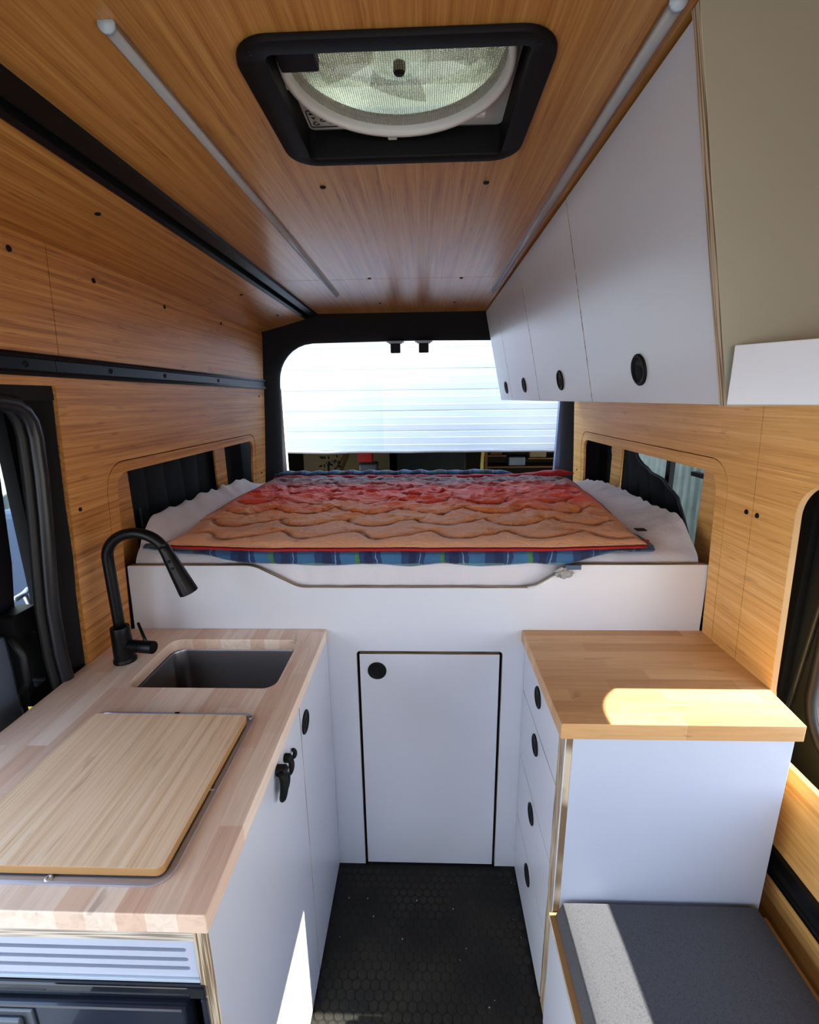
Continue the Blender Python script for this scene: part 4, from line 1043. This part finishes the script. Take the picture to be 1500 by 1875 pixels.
sh_ = thing('garage_shelf', 'dark shelving rack at the right of the garage', 'shelf', (.98, 5.1, -.45))
for (x0, x1, z) in ((.64, 1.5, .859), (1.10, 1.5, .949), (.64, .87, .979)):
    bm = NB(); box(bm, x0, x1, 4.98, 5.3, z-.014, z); obj('shelf_board', bm, M['gbrown'], sh_)
for x in (.64, 1.47):
    bm = NB(); box(bm, x, x+.03, 4.97, 5.0, -.45, 1.3); obj('upright', bm, M['gbrown'], sh_)

# corrugated galvanised sheets outside
def corr(y0, y1, x, z0, z1, name, lab, axis='x'):
    b = NB(); n = int((y1-y0)/.012); A = []
    for i in range(n+1):
        y = y0+(y1-y0)*i/n; d = .014*math.sin((y-y0)/.075*2*PI)
        A.append((b.verts.new((x+d, y, z0)), b.verts.new((x+d, y, z1))))
    for p, q_ in zip(A, A[1:]): b.faces.new([p[0], q_[0], q_[1], p[1]])
    return single(name, b, M['galv'], lab, 'fence', smooth=True)
corr(1.20, 3.9, 1.55, -.45, 2.7, 'corrugated_fence', 'corrugated galvanised metal fence outside the right rear window')
corr(1.3, 3.9, -2.3, -.45, 1.9, 'corrugated_fence', 'pale corrugated fence glimpsed through the left door gap')
bm = NB()
for i in range(9): box(bm, -2.2, -1.2, 1.15+i*.062, 1.15+i*.062+.056, .28, .31)
box(bm, -2.1, -2.02, 1.2, 1.28, -.45, .28); box(bm, -1.35, -1.27, 1.2, 1.28, -.45, .28); box(bm, -2.1, -1.27, 1.25, 1.65, .20, .279)
single('wooden_deck', bm, M['deck'], 'yellow slatted wooden deck glimpsed below the left door gap', 'deck', bevel=.002)
bm = NB(); box(bm, -1.9, -1.4, 1.9, 2.4, -.45, 1.12); single('covered_crate', bm, M['tarp'], 'blue grey covered crate outside the left door gap', 'crate', bevel=.03)
bm = NB(); tube(bm, [(-1.30, 1.36, .98), (-1.31, 1.38, .93), (-1.30, 1.33, .86), (-1.33, 1.36, .78), (-1.30, 1.38, .68)], .008, 8); tube(bm, [(-1.28, 1.30, .985), (-1.30, 1.36, .98), (-1.34, 1.42, .97)], .009, 8)
tube(bm, [(-1.30, 1.38, .69), (-1.30, 1.40, .34), (-1.30, 1.36, .31)], .011, 8)
single('bicycle_handlebar', bm, M['steel'], 'silver bicycle handlebar outside the left door gap', 'bicycle', smooth=True)

# ================================================================== LIGHT
w = bpy.data.worlds.new('sky'); SC.world = w; w.use_nodes = True; nt = w.node_tree; bg = nt.nodes['Background']
tc = nt.nodes.new('ShaderNodeTexCoord'); sx_ = nt.nodes.new('ShaderNodeSeparateXYZ'); nt.links.new(tc.outputs['Generated'], sx_.inputs[0])
rp = nt.nodes.new('ShaderNodeValToRGB'); nt.links.new(sx_.outputs[2], rp.inputs[0])
rp.color_ramp.elements[0].position = 0; rp.color_ramp.elements[0].color = (.97, .985, 1.0, 1)
rp.color_ramp.elements[1].position = .7; rp.color_ramp.elements[1].color = (.55, .72, 1.0, 1)
nt.links.new(rp.outputs[0], bg.inputs[0]); bg.inputs[1].default_value = 3.8
sl = bpy.data.lights.new('sun', 'SUN'); sl.energy = 18; sl.angle = math.radians(.6); sl.color = (1, .95, .84)
so = bpy.data.objects.new('sun', sl); COL.objects.link(so)
so.rotation_euler = Vector((-1, 0, -.777)).to_track_quat('-Z', 'Y').to_euler(); so.location = (4, .5, 5)
def area(name, loc, target, sx, sy, e, col):
    l = bpy.data.lights.new(name, 'AREA'); l.shape = 'RECTANGLE'; l.size = sx; l.size_y = sy; l.energy = e; l.color = col
    o = bpy.data.objects.new(name, l); COL.objects.link(o); o.location = loc
    o.rotation_euler = (Vector(target)-Vector(loc)).to_track_quat('-Z', 'Y').to_euler(); return o
area('cab_fill_light', (0, -1.35, 1.35), (0, 1.2, .9), 1.5, .7, 4, (.72, .84, 1))  # area lamp added as fill, strengthening the sky light from the windscreen side

# ================================================================== CAMERA
cam = bpy.data.cameras.new('camera'); co = bpy.data.objects.new('camera', cam); COL.objects.link(co)
f_px, pitch, yaw, roll_ = 850.0, .2397, .0344, -.0125
cam.sensor_fit = 'VERTICAL'; cam.sensor_height = 36; cam.sensor_width = 28.8; cam.lens = 36*f_px/1875
fw = Vector((-math.sin(yaw)*math.cos(pitch), math.cos(yaw)*math.cos(pitch), -math.sin(pitch)))
rt = Vector((math.cos(yaw), math.sin(yaw), 0)); up = rt.cross(fw)
r2 = rt*math.cos(roll_)+up*math.sin(roll_); u2 = -rt*math.sin(roll_)+up*math.cos(roll_)
mat = Matrix((( r2.x, u2.x, -fw.x, 0), (r2.y, u2.y, -fw.y, 0), (r2.z, u2.z, -fw.z, 1.579), (0, 0, 0, 1)))
co.matrix_world = mat; cam.clip_start = .02; SC.camera = co
SC.view_settings.view_transform = 'Standard'; SC.view_settings.look = 'Medium High Contrast'; SC.view_settings.exposure = -.12
SC.cycles.max_bounces = 10; SC.cycles.diffuse_bounces = 6; SC.cycles.caustics_reflective = False; SC.cycles.caustics_refractive = False
SC.cycles.sample_clamp_indirect = 6
